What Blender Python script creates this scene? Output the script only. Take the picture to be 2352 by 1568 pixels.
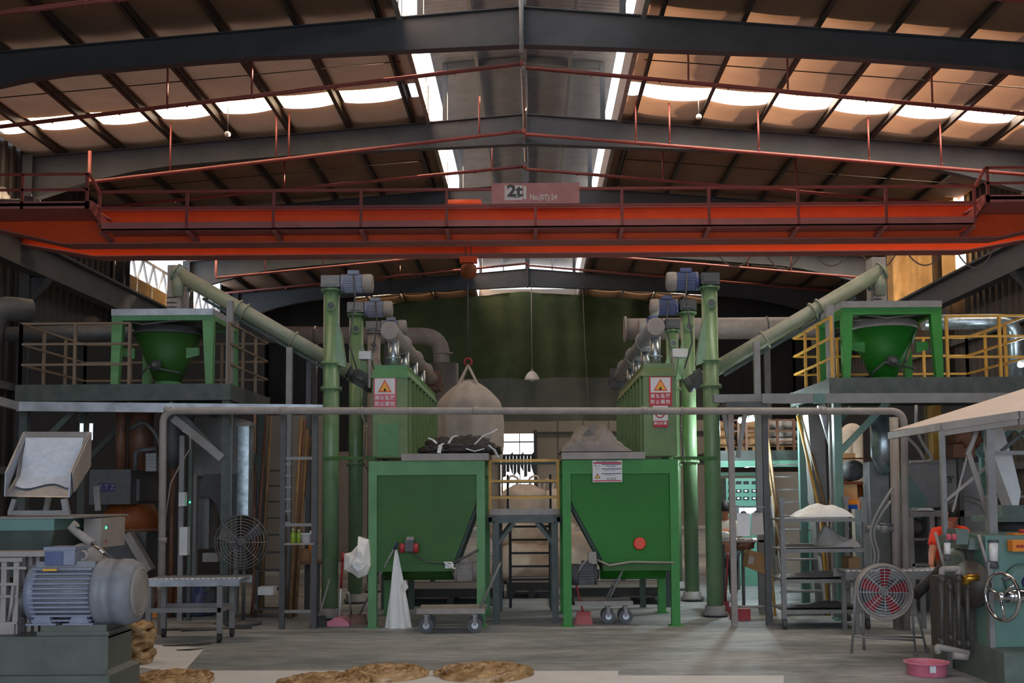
import bpy, math, random
from mathutils import Vector, Matrix, noise
random.seed(7)
S = bpy.context.scene
COL = S.collection
for o in list(bpy.data.objects): bpy.data.objects.remove(o)

# ---------------------------------------------------------------- camera
F = 2500.0; CX, CY = 1222.0, 951.0; CAMZ = 1.6
cd = bpy.data.cameras.new('camera'); cam = bpy.data.objects.new('camera', cd); COL.objects.link(cam)
S.camera = cam
cd.sensor_width = 36.0; cd.lens = F/2352*36.0
cd.shift_x = -(CX-1176)/2352; cd.shift_y = (CY-784)/2352
cd.clip_end = 300
ROT = Matrix.Rotation(math.radians(94.1), 3, 'X') @ Matrix.Rotation(math.radians(-0.4), 3, 'Z')
cam.matrix_world = Matrix.Translation((0, 0, CAMZ)) @ ROT.to_4x4()
# ---------------------------------------------------------------- world, sun, exposure
w = bpy.data.worlds.new('world'); S.world = w; w.use_nodes = True
nt = w.node_tree; bg = nt.nodes['Background']
bg.inputs[0].default_value = (0.76, 0.87, 1.0, 1); bg.inputs[1].default_value = 2.2
sd = bpy.data.lights.new('sun', 'SUN'); so = bpy.data.objects.new('sun', sd); COL.objects.link(so)
sd.energy = 50.0; sd.angle = math.radians(1.5); sd.color = (1.0, 0.74, 0.5)
so.rotation_euler = Vector((-1, -0.3, -0.18)).to_track_quat('-Z', 'Y').to_euler()
def area(name, loc, rot, sx, sy, e, col=(1, 1, 1), portal=False):
    d = bpy.data.lights.new(name, 'AREA'); o = bpy.data.objects.new(name, d); COL.objects.link(o)
    d.shape = 'RECTANGLE'; d.size = sx; d.size_y = sy; d.energy = e; d.color = col
    o.location = loc; o.rotation_euler = rot
    if portal: d.cycles.is_portal = True
    return o
area('portal_entrance', (0, -5.9, 3.6), (math.radians(90), 0, 0), 18, 7.2, 1, portal=True)
S.view_settings.view_transform = 'Standard'; S.view_settings.look = 'None'
S.view_settings.gamma = 1; S.view_settings.use_curve_mapping = False
S.view_settings.exposure = 0.5

# ---------------------------------------------------------------- helpers
def P(px, py, d):
    v = ROT @ Vector(((px-CX)/F, -(py-CY)/F, -1.0))
    t = d/v.y
    return Vector((v.x*t, d, CAMZ+v.z*t))
def lin(c):
    return tuple((x/255/12.92 if x/255 <= .04045 else ((x/255+.055)/1.055)**2.4) for x in c)+(1,)
MATS = {}
def mat(name, c, rough=.6, metal=0., var=.25, scale=5., dust=0., bump=0., emit=None, es=0., trans=0., alpha=None, c2=None, dustc=(150,145,140)):
    m = bpy.data.materials.new(name); m.use_nodes = True; MATS[name] = m
    n = m.node_tree.nodes; l = m.node_tree.links; b = n['Principled BSDF']
    tc = n.new('ShaderNodeTexCoord'); nz = n.new('ShaderNodeTexNoise')
    nz.inputs['Scale'].default_value = scale; nz.inputs['Detail'].default_value = 6; nz.inputs['Roughness'].default_value = .65
    l.new(tc.outputs['Object'], nz.inputs['Vector'])
    L = lin(c); mx = n.new('ShaderNodeMix'); mx.data_type = 'RGBA'
    rmp = n.new('ShaderNodeMapRange'); rmp.inputs[1].default_value = .35; rmp.inputs[2].default_value = .65
    l.new(nz.outputs['Fac'], rmp.inputs[0]); l.new(rmp.outputs[0], mx.inputs[0])
    mx.inputs[6].default_value = tuple(x*(1-var) for x in L[:3])+(1,)
    mx.inputs[7].default_value = lin(c2) if c2 else tuple(min(1, x*(1+var*.6)) for x in L[:3])+(1,)
    out = mx.outputs[2]
    if dust > 0:
        g = n.new('ShaderNodeNewGeometry'); sp = n.new('ShaderNodeSeparateXYZ'); l.new(g.outputs['True Normal'], sp.inputs[0])
        mr = n.new('ShaderNodeMapRange'); mr.inputs[1].default_value = -.2; mr.inputs[2].default_value = .9
        mr.inputs[3].default_value = dust*.25; mr.inputs[4].default_value = min(1, dust)
        l.new(sp.outputs[2], mr.inputs[0])
        n2 = n.new('ShaderNodeTexNoise'); n2.inputs['Scale'].default_value = scale*2.3; l.new(tc.outputs['Object'], n2.inputs['Vector'])
        m2 = n.new('ShaderNodeMath'); m2.operation = 'MULTIPLY'; l.new(mr.outputs[0], m2.inputs[0])
        m3 = n.new('ShaderNodeMapRange'); m3.inputs[1].default_value = .3; m3.inputs[2].default_value = .7; m3.inputs[3].default_value = .5; m3.inputs[4].default_value = 1.2
        l.new(n2.outputs['Fac'], m3.inputs[0]); l.new(m3.outputs[0], m2.inputs[1]); m2.use_clamp = True
        mm = n.new('ShaderNodeMix'); mm.data_type = 'RGBA'; l.new(m2.outputs[0], mm.inputs[0]); l.new(out, mm.inputs[6])
        mm.inputs[7].default_value = lin(dustc); out = mm.outputs[2]
    l.new(out, b.inputs['Base Color'])
    b.inputs['Roughness'].default_value = rough; b.inputs['Metallic'].default_value = metal
    if bump:
        bp = n.new('ShaderNodeBump'); bp.inputs['Strength'].default_value = bump; bp.inputs['Distance'].default_value = .02
        l.new(nz.outputs['Fac'], bp.inputs['Height']); l.new(bp.outputs[0], b.inputs['Normal'])
    if emit:
        b.inputs['Emission Color'].default_value = lin(emit); b.inputs['Emission Strength'].default_value = es
    if alpha is not None: b.inputs['Alpha'].default_value = alpha
    if trans:
        tr = n.new('ShaderNodeBsdfTranslucent'); ms = n.new('ShaderNodeMixShader'); ms.inputs[0].default_value = trans
        l.new(out, tr.inputs[0]); l.new(b.outputs[0], ms.inputs[1]); l.new(tr.outputs[0], ms.inputs[2])
        l.new(ms.outputs[0], n['Material Output'].inputs[0])
    return m
M = MATS
mat('rafter', (72,76,82), .6, .0, .2, 1.5, dust=.25, dustc=(110,108,106))
mat('purlin', (70,60,54), .6, 0, .2, 3)
mat('fabric', (150,118,95), .85, 0, .14, .8, trans=.12)
mat('roofsheet', (150,155,160), .5, .2, .2, 1)
mat('ventsheet', (104,108,116), .5, .2, .2, 2)
mat('skylight', (240,235,220), .6, emit=(255,222,180), es=6.0)
mat('skylightbright', (240,238,230), .6, emit=(255,238,214), es=11.0)  # right strips glow whiter and brighter to throw more light on that half
mat('orange', (252,92,30), .6, 0, .1, 1.2, dust=.1, dustc=(150,120,120))
mat('orangedust', (190,110,108), .65, 0, .15, 3, dust=.4)
mat('redpipe', (140,60,56), .5, 0, .15, 3, dust=.3, dustc=(180,140,132))
mat('signred', (196,140,140), .7, 0, .12, 3)
mat('green', (18,118,20), .6, 0, .1, 1.6, dust=.06)
mat('greendusty', (48,100,30), .6, 0, .14, 1.4, dust=.08)
mat('greenlight', (92,150,94), .55, 0, .16, 3, dust=.15)
mat('greenfresh', (48,140,52), .55, 0, .14, 3, dust=.1)
mat('greentube', (98,142,94), .32, 0, .24, 2.5, dust=.6, dustc=(168,168,150))
mat('greenpale', (128,142,118), .5, 0, .25, 2.5, dust=.85, dustc=(178,174,162))
mat('greendark', (34,62,54), .5, 0, .2, 3, dust=.25)
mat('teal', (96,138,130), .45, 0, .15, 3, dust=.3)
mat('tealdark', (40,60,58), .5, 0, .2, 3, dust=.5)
mat('olive', (92,128,62), .45, 0, .18, 3, dust=.5, dustc=(170,168,140))
mat('grey', (140,140,142), .55, .1, .2, 5, dust=.5)
mat('greydark', (74,76,80), .55, .1, .25, 5, dust=.3)
mat('greywarm', (150,140,136), .6, 0, .2, 5, dust=.5, dustc=(190,184,178))
mat('silver', (186,192,202), .38, .45, .3, 4, dust=.15)
mat('galv', (178,190,198), .32, .85, .4, 9)
mat('stain', (156,160,172), .34, .55, .25, 6, dust=.3, dustc=(205,205,208))
mat('chrome', (215,215,218), .12, 1., .1, 6)
mat('powder', (214,220,232), .9, 0, .1, 20, bump=.5)
mat('black', (22,22,24), .6, 0, .3, 6)
mat('blackbag', (48,44,44), .55, 0, .3, 6, bump=.3)
mat('rubber', (34,34,36), .7, 0, .2, 8, dust=.2)
mat('motorblue', (56,72,128), .45, .1, .2, 6, dust=.45, dustc=(160,156,152))
mat('motorgrey', (126,132,156), .45, .1, .15, 8, dust=.35, dustc=(172,168,166))
mat('motordust', (124,126,136), .5, 0, .18, 8, dust=.4, dustc=(172,168,164))
mat('white', (225,225,228), .7, 0, .08, 8)
mat('sack', (242,241,240), .7, 0, .06, 5, bump=.1)
mat('canvas', (226,212,206), .8, 0, .06, 3)
mat('fibc', (242,222,204), .8, 0, .12, 4, bump=.3)
mat('fibcgrey', (186,180,176), .8, 0, .12, 3, bump=.2)
mat('tarp', (118,112,112), .6, 0, .2, 4, dust=.3, bump=.3)
mat('curtain', (78,92,56), .8, 0, .3, .7)
mat('curtainlow', (112,118,108), .8, 0, .2, .7)
mat('wallbeige', (168,160,152), .7, 0, .08, 1.0)
mat('wallsteel', (72,68,65), .6, .1, .15, .8)
mat('walldark', (52,50,50), .7, 0, .2, .8)
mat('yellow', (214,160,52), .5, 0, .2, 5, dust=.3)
mat('yellowpanel', (178,142,92), .7, 0, .25, 1.5, trans=.04)
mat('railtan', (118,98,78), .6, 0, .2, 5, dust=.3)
mat('wood', (150,116,80), .7, 0, .3, 5)
mat('bamboo', (140,110,74), .6, 0, .3, 5)
mat('brown', (110,66,42), .55, 0, .35, 3, dust=.2)
mat('rust', (140,74,34), .6, .1, .4, 3)
mat('amber', (150,104,56), .26, 0, .4, 9, bump=.4, c2=(204,168,122))
mat('paper', (220,220,224), .8, 0, .06, 3)
mat('pink', (226,110,140), .45, 0, .1, 6, dust=.3, dustc=(235,220,225))
mat('red', (176,34,44), .45, 0, .1, 6, dust=.2)
mat('signr', (200,26,48), .5, 0, .04, 6)
mat('signw', (228,222,222), .5, 0, .03, 6)
mat('signrf', (214,92,112), .5, 0, .06, 6)
mat('signy', (244,172,40), .5, 0, .03, 6)
mat('navy', (40,40,96), .5, 0, .05, 6)
mat('redorange', (226,66,40), .45, 0, .06, 6)
mat('skin', (190,120,92), .5, 0, .06, 9)
mat('hair', (24,20,18), .6, 0, .2, 30)
mat('shirtred', (236,56,22), .7, 0, .06, 9)
mat('shirtgrey', (176,160,148), .8, 0, .08, 9)
mat('trousers', (48,50,58), .8, 0, .1, 9)
mat('carton', (176,134,96), .8, 0, .12, 5)
mat('blue', (30,84,190), .45, 0, .1, 5)
mat('rackorange', (236,140,36), .45, 0, .1, 5)
mat('cabinet', (110,170,150), .45, 0, .08, 4)
mat('lampwhite', (235,232,228), .4, 0, .04, 9)
mat('tube', (250,255,255), .4, emit=(225,248,255), es=22.)
mat('daypane', (240,246,255), .3, emit=(214,232,255), es=.9)
mat('screen', (220,235,255), .3, emit=(214,232,255), es=1.3)
mat('glass', (200,205,205), .1, alpha=.45)
mat('brass', (200,150,60), .3, .9, .2, 9)
mat('bottlegreen', (150,180,60), .3)
mat('plinth', (84,90,82), .5, .1, .2, 4, dust=.35)
mat('mill', (98,116,108), .45, .1, .25, 5, dust=.35)
mat('millbrown', (70,64,58), .5, .2, .3, 7, dust=.3)

class MB:
    def __init__(s): s.v = []; s.f = []; s.sm = []
    def add(s, vs, fs, smooth=False):
        o = len(s.v); s.v += [Vector(v) for v in vs]
        for i, f in enumerate(fs):
            s.f.append(tuple(a+o for a in f)); s.sm.append(smooth if isinstance(smooth, bool) else smooth[i])
        return s
    def bx(s, x0, x1, y0, y1, z0, z1):
        if x0 > x1: x0, x1 = x1, x0
        if y0 > y1: y0, y1 = y1, y0
        if z0 > z1: z0, z1 = z1, z0
        v = [(x, y, z) for z in (z0, z1) for y in (y0, y1) for x in (x0, x1)]
        return s.add(v, [(0,2,3,1),(4,5,7,6),(0,1,5,4),(2,6,7,3),(0,4,6,2),(1,3,7,5)])
    def pbx(s, x0, y0, x1, y1, d0, d1, floor=False):
        xm, ym = (x0+x1)/2, (y0+y1)/2
        a = P(x0, ym, d0).x; b = P(x1, ym, d0).x; t = P(xm, y0, d0).z; u = P(xm, y1, d0).z
        return s.bx(a, b, d0, d1, 0 if floor else u, t)
    def frame(s, p, q):
        p = Vector(p); q = Vector(q); t = (q-p).normalized()
        up = Vector((0, 0, 1)) if abs(t.z) < .95 else Vector((0, 1, 0))
        a = t.cross(up).normalized(); b = a.cross(t).normalized()
        return p, q, a, b
    def bar(s, p, q, w, h=None):
        h = h or w; p, q, a, b = s.frame(p, q)
        v = [c+a*(i*w/2)+b*(j*h/2) for c in (p, q) for j in (-1, 1) for i in (-1, 1)]
        return s.add(v, [(0,1,3,2),(4,6,7,5),(0,4,5,1),(2,3,7,6),(0,2,6,4),(1,5,7,3)])
    def ibeam(s, p, q, w, h, t=.02):
        p, q, a, b = s.frame(p, q)
        for k in (-1, 1):
            c = b*(k*(h/2-t/2)); s.bar(p+c, q+c, w, t)
        return s.bar(p, q, t, h-2*t)
    def cyl(s, p, q, r, r2=None, n=20, caps=True):
        r2 = r if r2 is None else r2; p, q, a, b = s.frame(p, q); v = []
        for c, rr in ((p, r), (q, r2)):
            for i in range(n):
                g = 2*math.pi*i/n; v.append(c+a*(math.cos(g)*rr)+b*(math.sin(g)*rr))
        f = [(i, (i+1) % n, n+(i+1) % n, n+i) for i in range(n)]; sm = [True]*n
        if caps: f += [tuple(range(n-1, -1, -1)), tuple(range(n, 2*n))]; sm += [False, False]
        return s.add(v, f, sm)
    def lathe(s, p, axis, prof, n=28, caps=True):
        p = Vector(p); _, _, a, b = s.frame(p, p+Vector(axis)); t = Vector(axis).normalized(); v = []
        for r, h in prof:
            for i in range(n):
                g = 2*math.pi*i/n; v.append(p+t*h+a*(math.cos(g)*r)+b*(math.sin(g)*r))
        m = len(prof)
        f = [(k*n+i, k*n+(i+1) % n, (k+1)*n+(i+1) % n, (k+1)*n+i) for k in range(m-1) for i in range(n)]; sm = [True]*len(f)
        if caps: f += [tuple(range(n-1, -1, -1)), tuple(range((m-1)*n, m*n))]; sm += [False, False]
        return s.add(v, f, sm)
    def tube(s, pts, r, n=10, closed=False):
        pts = [Vector(p) for p in pts]; m = len(pts); rings = []; pa = None
        for i in range(m):
            if closed: t = (pts[(i+1) % m]-pts[i-1])
            else: t = pts[min(i+1, m-1)]-pts[max(i-1, 0)]
            t.normalize()
            if pa is None:
                up = Vector((0, 0, 1)) if abs(t.z) < .9 else Vector((0, 1, 0)); a = t.cross(up).normalized()
            else:
                a = (pa-t*pa.dot(t)).normalized()
            pa = a; b = a.cross(t); rr = r[i] if isinstance(r, (list, tuple)) else r
            rings.append([pts[i]+a*(math.cos(2*math.pi*k/n)*rr)+b*(math.sin(2*math.pi*k/n)*rr) for k in range(n)])
        v = [p for g in rings for p in g]; f = []
        for i in range(m if closed else m-1):
            j = (i+1) % m
            f += [(i*n+k, j*n+k, j*n+(k+1) % n, i*n+(k+1) % n) for k in range(n)]
        sm = [True]*len(f)
        if not closed: f += [tuple(range(n)), tuple(range(m*n-1, (m-1)*n-1, -1))]; sm += [False, False]
        return s.add(v, f, sm)
    def prism(s, pts, vec):
        n = len(pts); vec = Vector(vec); v = [Vector(p) for p in pts]+[Vector(p)+vec for p in pts]
        return s.add(v, [tuple(range(n)), tuple(range(2*n-1, n-1, -1))]+[(i, i+n, (i+1) % n+n, (i+1) % n) for i in range(n)])
    def grid(s, fn, nu, nv, smooth=True):
        v = [fn(i/nu, j/nv) for j in range(nv+1) for i in range(nu+1)]
        return s.add(v, [(j*(nu+1)+i, j*(nu+1)+i+1, (j+1)*(nu+1)+i+1, (j+1)*(nu+1)+i) for j in range(nv) for i in range(nu)], smooth)
    def blob(s, c, sx, sy, sz, amp=.15, fr=2.0, seed=0, flat=0.0, nu=28, nv=16):
        c = Vector(c)
        def fn(u, v):
            a = 2*math.pi*u; b = math.pi*(v-.5)
            p = Vector((math.cos(b)*math.cos(a), math.cos(b)*math.sin(a), math.sin(b)))
            k = 1+amp*noise.noise(p*fr+Vector((seed, seed*1.7, 3)))+amp*.5*noise.noise(p*fr*2.7+Vector((seed, 9, seed)))
            q = Vector((p.x*abs(p.x)**-.25 if p.x else 0, p.y*abs(p.y)**-.25 if p.y else 0, p.z*abs(p.z)**-.2 if p.z else 0))
            q = p.lerp(q, .6)*k
            z = q.z*sz
            if z < -sz*(1-flat): z = -sz*(1-flat)
            return c+Vector((q.x*sx, q.y*sy, z))
        return s.grid(fn, nu, nv)
    def ring(s, c, axis, r, t, n=28, m=8):
        c = Vector(c); _, _, a, b = s.frame(c, c+Vector(axis))
        return s.tube([c+a*(math.cos(2*math.pi*i/n)*r)+b*(math.sin(2*math.pi*i/n)*r) for i in range(n)], t, m, True)
    def build(s, name, m, parent=None, **kw):
        me = bpy.data.meshes.new(name); me.from_pydata([tuple(v) for v in s.v], [], s.f)
        me.polygons.foreach_set('use_smooth', s.sm); me.materials.append(M[m] if isinstance(m, str) else m); me.update()
        o = bpy.data.objects.new(name, me); COL.objects.link(o)
        if parent is not None: o.parent = parent
        for k, v in kw.items(): o[k] = v
        return o
def T(name, label, cat, group=None):
    o = bpy.data.objects.new(name, None); COL.objects.link(o); o.empty_display_size = .2
    o['label'] = label; o['category'] = cat
    if group: o['group'] = group
    return o
def tag(o, label, cat, group=None):
    o['label'] = label; o['category'] = cat
    if group: o['group'] = group
    return o
def kids(o):
    r = []
    for c in o.children: r.append(c); r += kids(c)
    return r
def fin(root):
    if root.get('_f') or root.type not in ('EMPTY', 'MESH'): return
    obs = [o for o in [root]+kids(root) if o.type == 'MESH']
    vs = [v.co for o in obs for v in o.data.vertices]
    if not vs: return
    lo = [min(v[i] for v in vs) for i in range(3)]; hi = [max(v[i] for v in vs) for i in range(3)]
    c = Vector(((lo[0]+hi[0])/2, (lo[1]+hi[1])/2, lo[2]))
    for o in obs: o.data.transform(Matrix.Translation(-c))
    root.location = c; root['_f'] = 1
def dup(root, off=None, loc=None, rz=0, sc=None, label=None, group=None, mats=None):
    fin(root)
    def cp(o, par):
        c = o.copy(); COL.objects.link(c)
        if par is not None: c.parent = par
        for ch in list(o.children): cp(ch, c)
        return c
    r = cp(root, None)
    if loc is not None: r.location = Vector(loc)
    if off is not None: r.location = root.location+Vector(off)
    r.rotation_euler.z = root.rotation_euler.z+rz
    if sc: r.scale = sc if isinstance(sc, (tuple, list)) else (sc,)*3
    if label: r['label'] = label
    if group: r['group'] = group
    return r
def arc(pts, rad, k=5):
    pts = [Vector(p) for p in pts]; out = [pts[0]]
    for i in range(1, len(pts)-1):
        a, b, c = pts[i-1], pts[i], pts[i+1]; r = min(rad, (a-b).length*.49, (c-b).length*.49)
        p = b+(a-b).normalized()*r; q = b+(c-b).normalized()*r
        for j in range(k+1):
            t = j/k; out.append(p*(1-t)**2+b*2*t*(1-t)+q*t*t)
    return out+[pts[-1]]
def text(s, loc, size, m, parent, name='lettering', sx=1., align='CENTER', bold=0.):
    cu = bpy.data.curves.new(name, 'FONT'); cu.body = s; cu.size = size; cu.align_x = align; cu.align_y = 'CENTER'; cu.extrude = .0008; cu.offset = bold
    o = bpy.data.objects.new('tmp', cu); COL.objects.link(o); bpy.context.view_layer.update()
    me = bpy.data.meshes.new_from_object(o.evaluated_get(bpy.context.evaluated_depsgraph_get()))
    bpy.data.objects.remove(o)
    me.transform(Matrix.Translation(loc) @ Matrix.Rotation(math.radians(90), 4, 'X') @ Matrix.Diagonal((sx, 1, 1, 1)))
    me.materials.clear(); me.materials.append(M[m]); q = bpy.data.objects.new(name, me); COL.objects.link(q); q.parent = parent
    return q
def struct(mb, name, m): 
    o = mb.build(name, m); o['kind'] = 'structure'; return o
# ================================================================ building
RX = -0.15; HW = 12.6; Y0, Y1 = -6.0, 51.0
ZR, SL = 11.2, 0.082
def roofz(x): return ZR-SL*abs(x-RX)
FR = [2.2, 8.3, 14.3, 20.4, 26.35, 32.4, 38.6, 45.0]      # portal frames
STR = [(11.5, 12.35), (24.3, 25.0), (36.6, 37.4), (48.55, 49.3)]     # skylight strips

# floor with its own dusty concrete
m = bpy.data.materials.new('concrete'); M['concrete'] = m; m.use_nodes = True
n = m.node_tree.nodes; l = m.node_tree.links; b = n['Principled BSDF']
tc = n.new('ShaderNodeTexCoord'); mp = n.new('ShaderNodeMapping'); mp.inputs['Scale'].default_value = (.55, 1.6, 1)
l.new(tc.outputs['Object'], mp.inputs[0])
def nzn(sc, det=6):
    z = n.new('ShaderNodeTexNoise'); z.inputs['Scale'].default_value = sc; z.inputs['Detail'].default_value = det; z.inputs['Roughness'].default_value = .7
    l.new(mp.outputs[0], z.inputs['Vector']); return z
z1 = nzn(.9); z2 = nzn(5.5)
r1 = n.new('ShaderNodeValToRGB'); r1.color_ramp.elements[0].position = .36; r1.color_ramp.elements[1].position = .66
r1.color_ramp.elements[0].color = lin((132,140,144)); r1.color_ramp.elements[1].color = lin((190,193,196))
l.new(z1.outputs['Fac'], r1.inputs[0])
r2 = n.new('ShaderNodeValToRGB'); r2.color_ramp.elements[0].position = .35; r2.color_ramp.elements[1].position = .62
r2.color_ramp.elements[0].color = (.62, .62, .62, 1); r2.color_ramp.elements[1].color = (1, 1, 1, 1); l.new(z2.outputs['Fac'], r2.inputs[0])
mx = n.new('ShaderNodeMix'); mx.data_type = 'RGBA'; mx.blend_type = 'MULTIPLY'; mx.inputs[0].default_value = 1
l.new(r1.outputs[0], mx.inputs[6]); l.new(r2.outputs[0], mx.inputs[7]); l.new(mx.outputs[2], b.inputs['Base Color'])
b.inputs['Roughness'].default_value = .62
q = MB(); q.bx(-HW-.4, HW+.4, Y0-14, Y1+.4, -.2, 0); struct(q, 'floor', 'concrete')

def corr(q, p0, p1, z0, z1, pitch=.4, dep=.05, zf=None):
    p0 = Vector(p0); p1 = Vector(p1); d = p1-p0; L = d.length; d.normalize(); nn = Vector((-d.y, d.x, 0)); k = 0; pts = []
    while k*pitch < L:
        b0 = k*pitch
        for (a, h) in ((0, 0), (.35, 0), (.5, 1), (.85, 1)):
            t = min(L, b0+a*pitch); pts.append(p0+d*t+nn*(h*dep))
        k += 1
    pts.append(p0+d*L)
    v = [(p.x, p.y, z0) for p in pts]+[(p.x, p.y, zf(p) if zf else z1) for p in pts]; N = len(pts)
    q.add(v, [(i, i+1, N+i+1, N+i) for i in range(N-1)])
# side walls: steel cladding, with daylight openings under the eaves between two frames
for sgn, nm in ((-1, 'left'), (1, 'right')):
    X = sgn*HW; q = MB()
    O0, O1 = (32.9, 44.0) if sgn < 0 else (31.0, 36.5)
    ZO = 7.4
    corr(q, (X, Y0, 0), (X, O0, 0), 0, 10.2); corr(q, (X, O1, 0), (X, Y1, 0), 0, 10.2)
    corr(q, (X, O0, 0), (X, O1, 0), 0, ZO)
    struct(q, 'wall_'+nm, 'wallsteel')
    q = MB(); q.bx(X+sgn*.06, X+sgn*.12, Y0, O0, 0, 10.3); q.bx(X+sgn*.06, X+sgn*.12, O1, Y1, 0, 10.3); q.bx(X+sgn*.06, X+sgn*.12, O0, O1, 0, ZO)
    struct(q, 'wall_'+nm, 'walldark')
# rear wall: beige panels with a tall door opening, front wall around the entrance
q = MB(); DX0, DX1, DZ = P(1150, 1050, Y1).x, P(1226, 1050, Y1).x, 4.35
for a, b_, z0, z1 in ((-HW, DX0, 0, 4.9), (DX1, HW, 0, 4.9), (DX0, DX1, DZ, 4.9)):
    q.bx(a, b_, Y1, Y1+.2, z0, z1)
q.bx(-HW, HW, Y1, Y1+.2, 4.9, 11.2)
struct(q, 'wall_back', 'wallbeige')
q = MB()
for x in range(-10, 11, 1):
    if not (DX0-.1 < x*1.2 < DX1+.1): q.bx(x*1.2-.015, x*1.2+.015, Y1-.012, Y1+.01, 0, 4.9)
q.bx(DX1+.02, HW, Y1-.06, Y1, 4.32, 4.42); q.bx(DX1, DX1+.16, Y1-.08, Y1+.02, 0, 4.5); q.bx(DX0-.1, DX0, Y1-.08, Y1+.02, 0, 4.5)
struct(q, 'trim_1', 'greydark')
q = MB(); q.bx(-HW, -9, Y0-.2, Y0, 0, 10.3); q.bx(9, HW, Y0-.2, Y0, 0, 10.3); q.bx(-9, 9, Y0-.2, Y0, 7.2, 11.2); struct(q, 'wall_front', 'wallsteel')
# door in the rear: daylight yard, high transom bars
q = MB(); q.bx(DX0, DX1, Y1+.02, Y1+.06, DZ-.42, DZ-.36); q.bx(DX0+.02, DX0+.1, Y1+.02, Y1+.1, 0, DZ); q.bx((DX0+DX1)/2+.1, (DX0+DX1)/2+.14, Y1+.02, Y1+.06, 0, DZ)
struct(q, 'door_1', 'greydark')
q = MB(); q.bx(DX0-3, DX1+3, Y1+6, Y1+6.2, -.2, 1.9); struct(q, 'wall_yard', 'wallbeige')
q = MB(); q.bx(DX0-6, DX1+6, Y1+.4, Y1+20, -.2, 0); struct(q, 'floor', 'paper')

# roof: outer sheets (solid everywhere but the bay of the second skylight strip, which is left open so daylight glows through the cloth)
MO = 2.35      # half width of the ridge opening
for sgn in (-1, 1):
    xs = [RX+sgn*MO, sgn*(HW+.1)]
    q = MB()
    for y0, y1 in ((Y0-.2, 11.3), (12.55, 20.4), (26.35, 36.4), (37.6, 48.4), (49.45, Y1+.3)):
        z = [roofz(x)+.02 for x in xs]
        q.add([(xs[0], y0, z[0]), (xs[1], y0, z[1]), (xs[1], y1, z[1]), (xs[0], y1, z[0]),
               (xs[0], y0, z[0]+.06), (xs[1], y0, z[1]+.06), (xs[1], y1, z[1]+.06), (xs[0], y1, z[0]+.06)],
              [(0,1,2,3),(7,6,5,4),(0,4,5,1),(1,5,6,2),(2,6,7,3),(3,7,4,0)])
    struct(q, 'ceiling', 'roofsheet')
    # sagging insulation cloth between the purlins
    px = [RX+sgn*(MO+.38)]+[RX+sgn*(4.31+1.43*k) for k in range(6)]+[sgn*HW]
    q = MB(); ends = [Y0]+[v for s_ in STR for v in s_]+[Y1]
    px = [RX+sgn*MO]+px
    for k in range(0, len(ends), 2):
        a, b_ = ends[k], ends[k+1]
        cuts = [a]+[f for f in FR if a < f < b_]+[b_]
        for ya, yb in zip(cuts, cuts[1:]):
            for i in range(len(px)-1):
                sag = .13 if i else .04; sd_ = random.random()*9
                def fn(u, v, xa=px[i], xb=px[i+1], ya=ya, yb=yb, sag=sag, sd_=sd_, a=a, b_=b_):
                    x = xa+(xb-xa)*u; y = ya+(yb-ya)*v
                    e = 1 if (yb-ya) < .1 else 1
                    h = math.sin(math.pi*u)**.7 if 0 < u < 1 else 0
                    w_ = .55+.45*math.sin(math.pi*v)
                    wob = .02*noise.noise(Vector((x*1.3, y*1.6, sd_)))+.015*math.sin(y*7+sd_)*h
                    yy = y
                    if (v < .03 and ya == a and a > Y0): yy = y+.06*h
                    if (v > .97 and yb == b_ and b_ < Y1): yy = y-.1*h
                    return Vector((x, yy, roofz(x)-.06-sag*h*w_+wob*h*math.sin(math.pi*v)))
                q.grid(fn, 8, max(6, int((yb-ya)*2.2)))
    struct(q, 'ceiling', 'fabric')
    # skylight strips: glazed translucent sheets, one window per strip
    for si, (a, b_) in enumerate(STR):
        q = MB(); x0 = RX+sgn*(2.85 if sgn > 0 else 2.98); x1 = sgn*(HW-.05)
        def fn(u, v, a=a, b_=b_, x0=x0, x1=x1):
            x = x0+(x1-x0)*u; return Vector((x, a-.1+(b_-a+.2)*v, roofz(x)+.01+.03*math.sin(v*22)))
        q.grid(fn, 40, 12)
        o = struct(q, 'window_%d' % (si*2+(1 if sgn < 0 else 2)), 'skylight' if sgn < 0 else 'skylightbright')
# raised ridge ventilator with its own sheet roof, open along both sides
for sgn in (-1, 1):
    q = MB()
    def fn(u, v, sgn=sgn):
        x = RX+sgn*2.26*u; y = Y0+(Y1-Y0)*v; k = round(v*620)
        return Vector((x, y, 12.4-.09*abs(x-RX)+(.028 if k % 2 else 0)))
    q.grid(fn, 2, 620, False)
    struct(q, 'ceiling', 'ventsheet')
    q = MB(); x = RX+sgn*MO
    q.bx(x-.05, x+.05, Y0, Y1, roofz(x)-.32, roofz(x)+.42)
    struct(q, 'trim_%d' % (2 if sgn < 0 else 3), 'greywarm')

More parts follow.
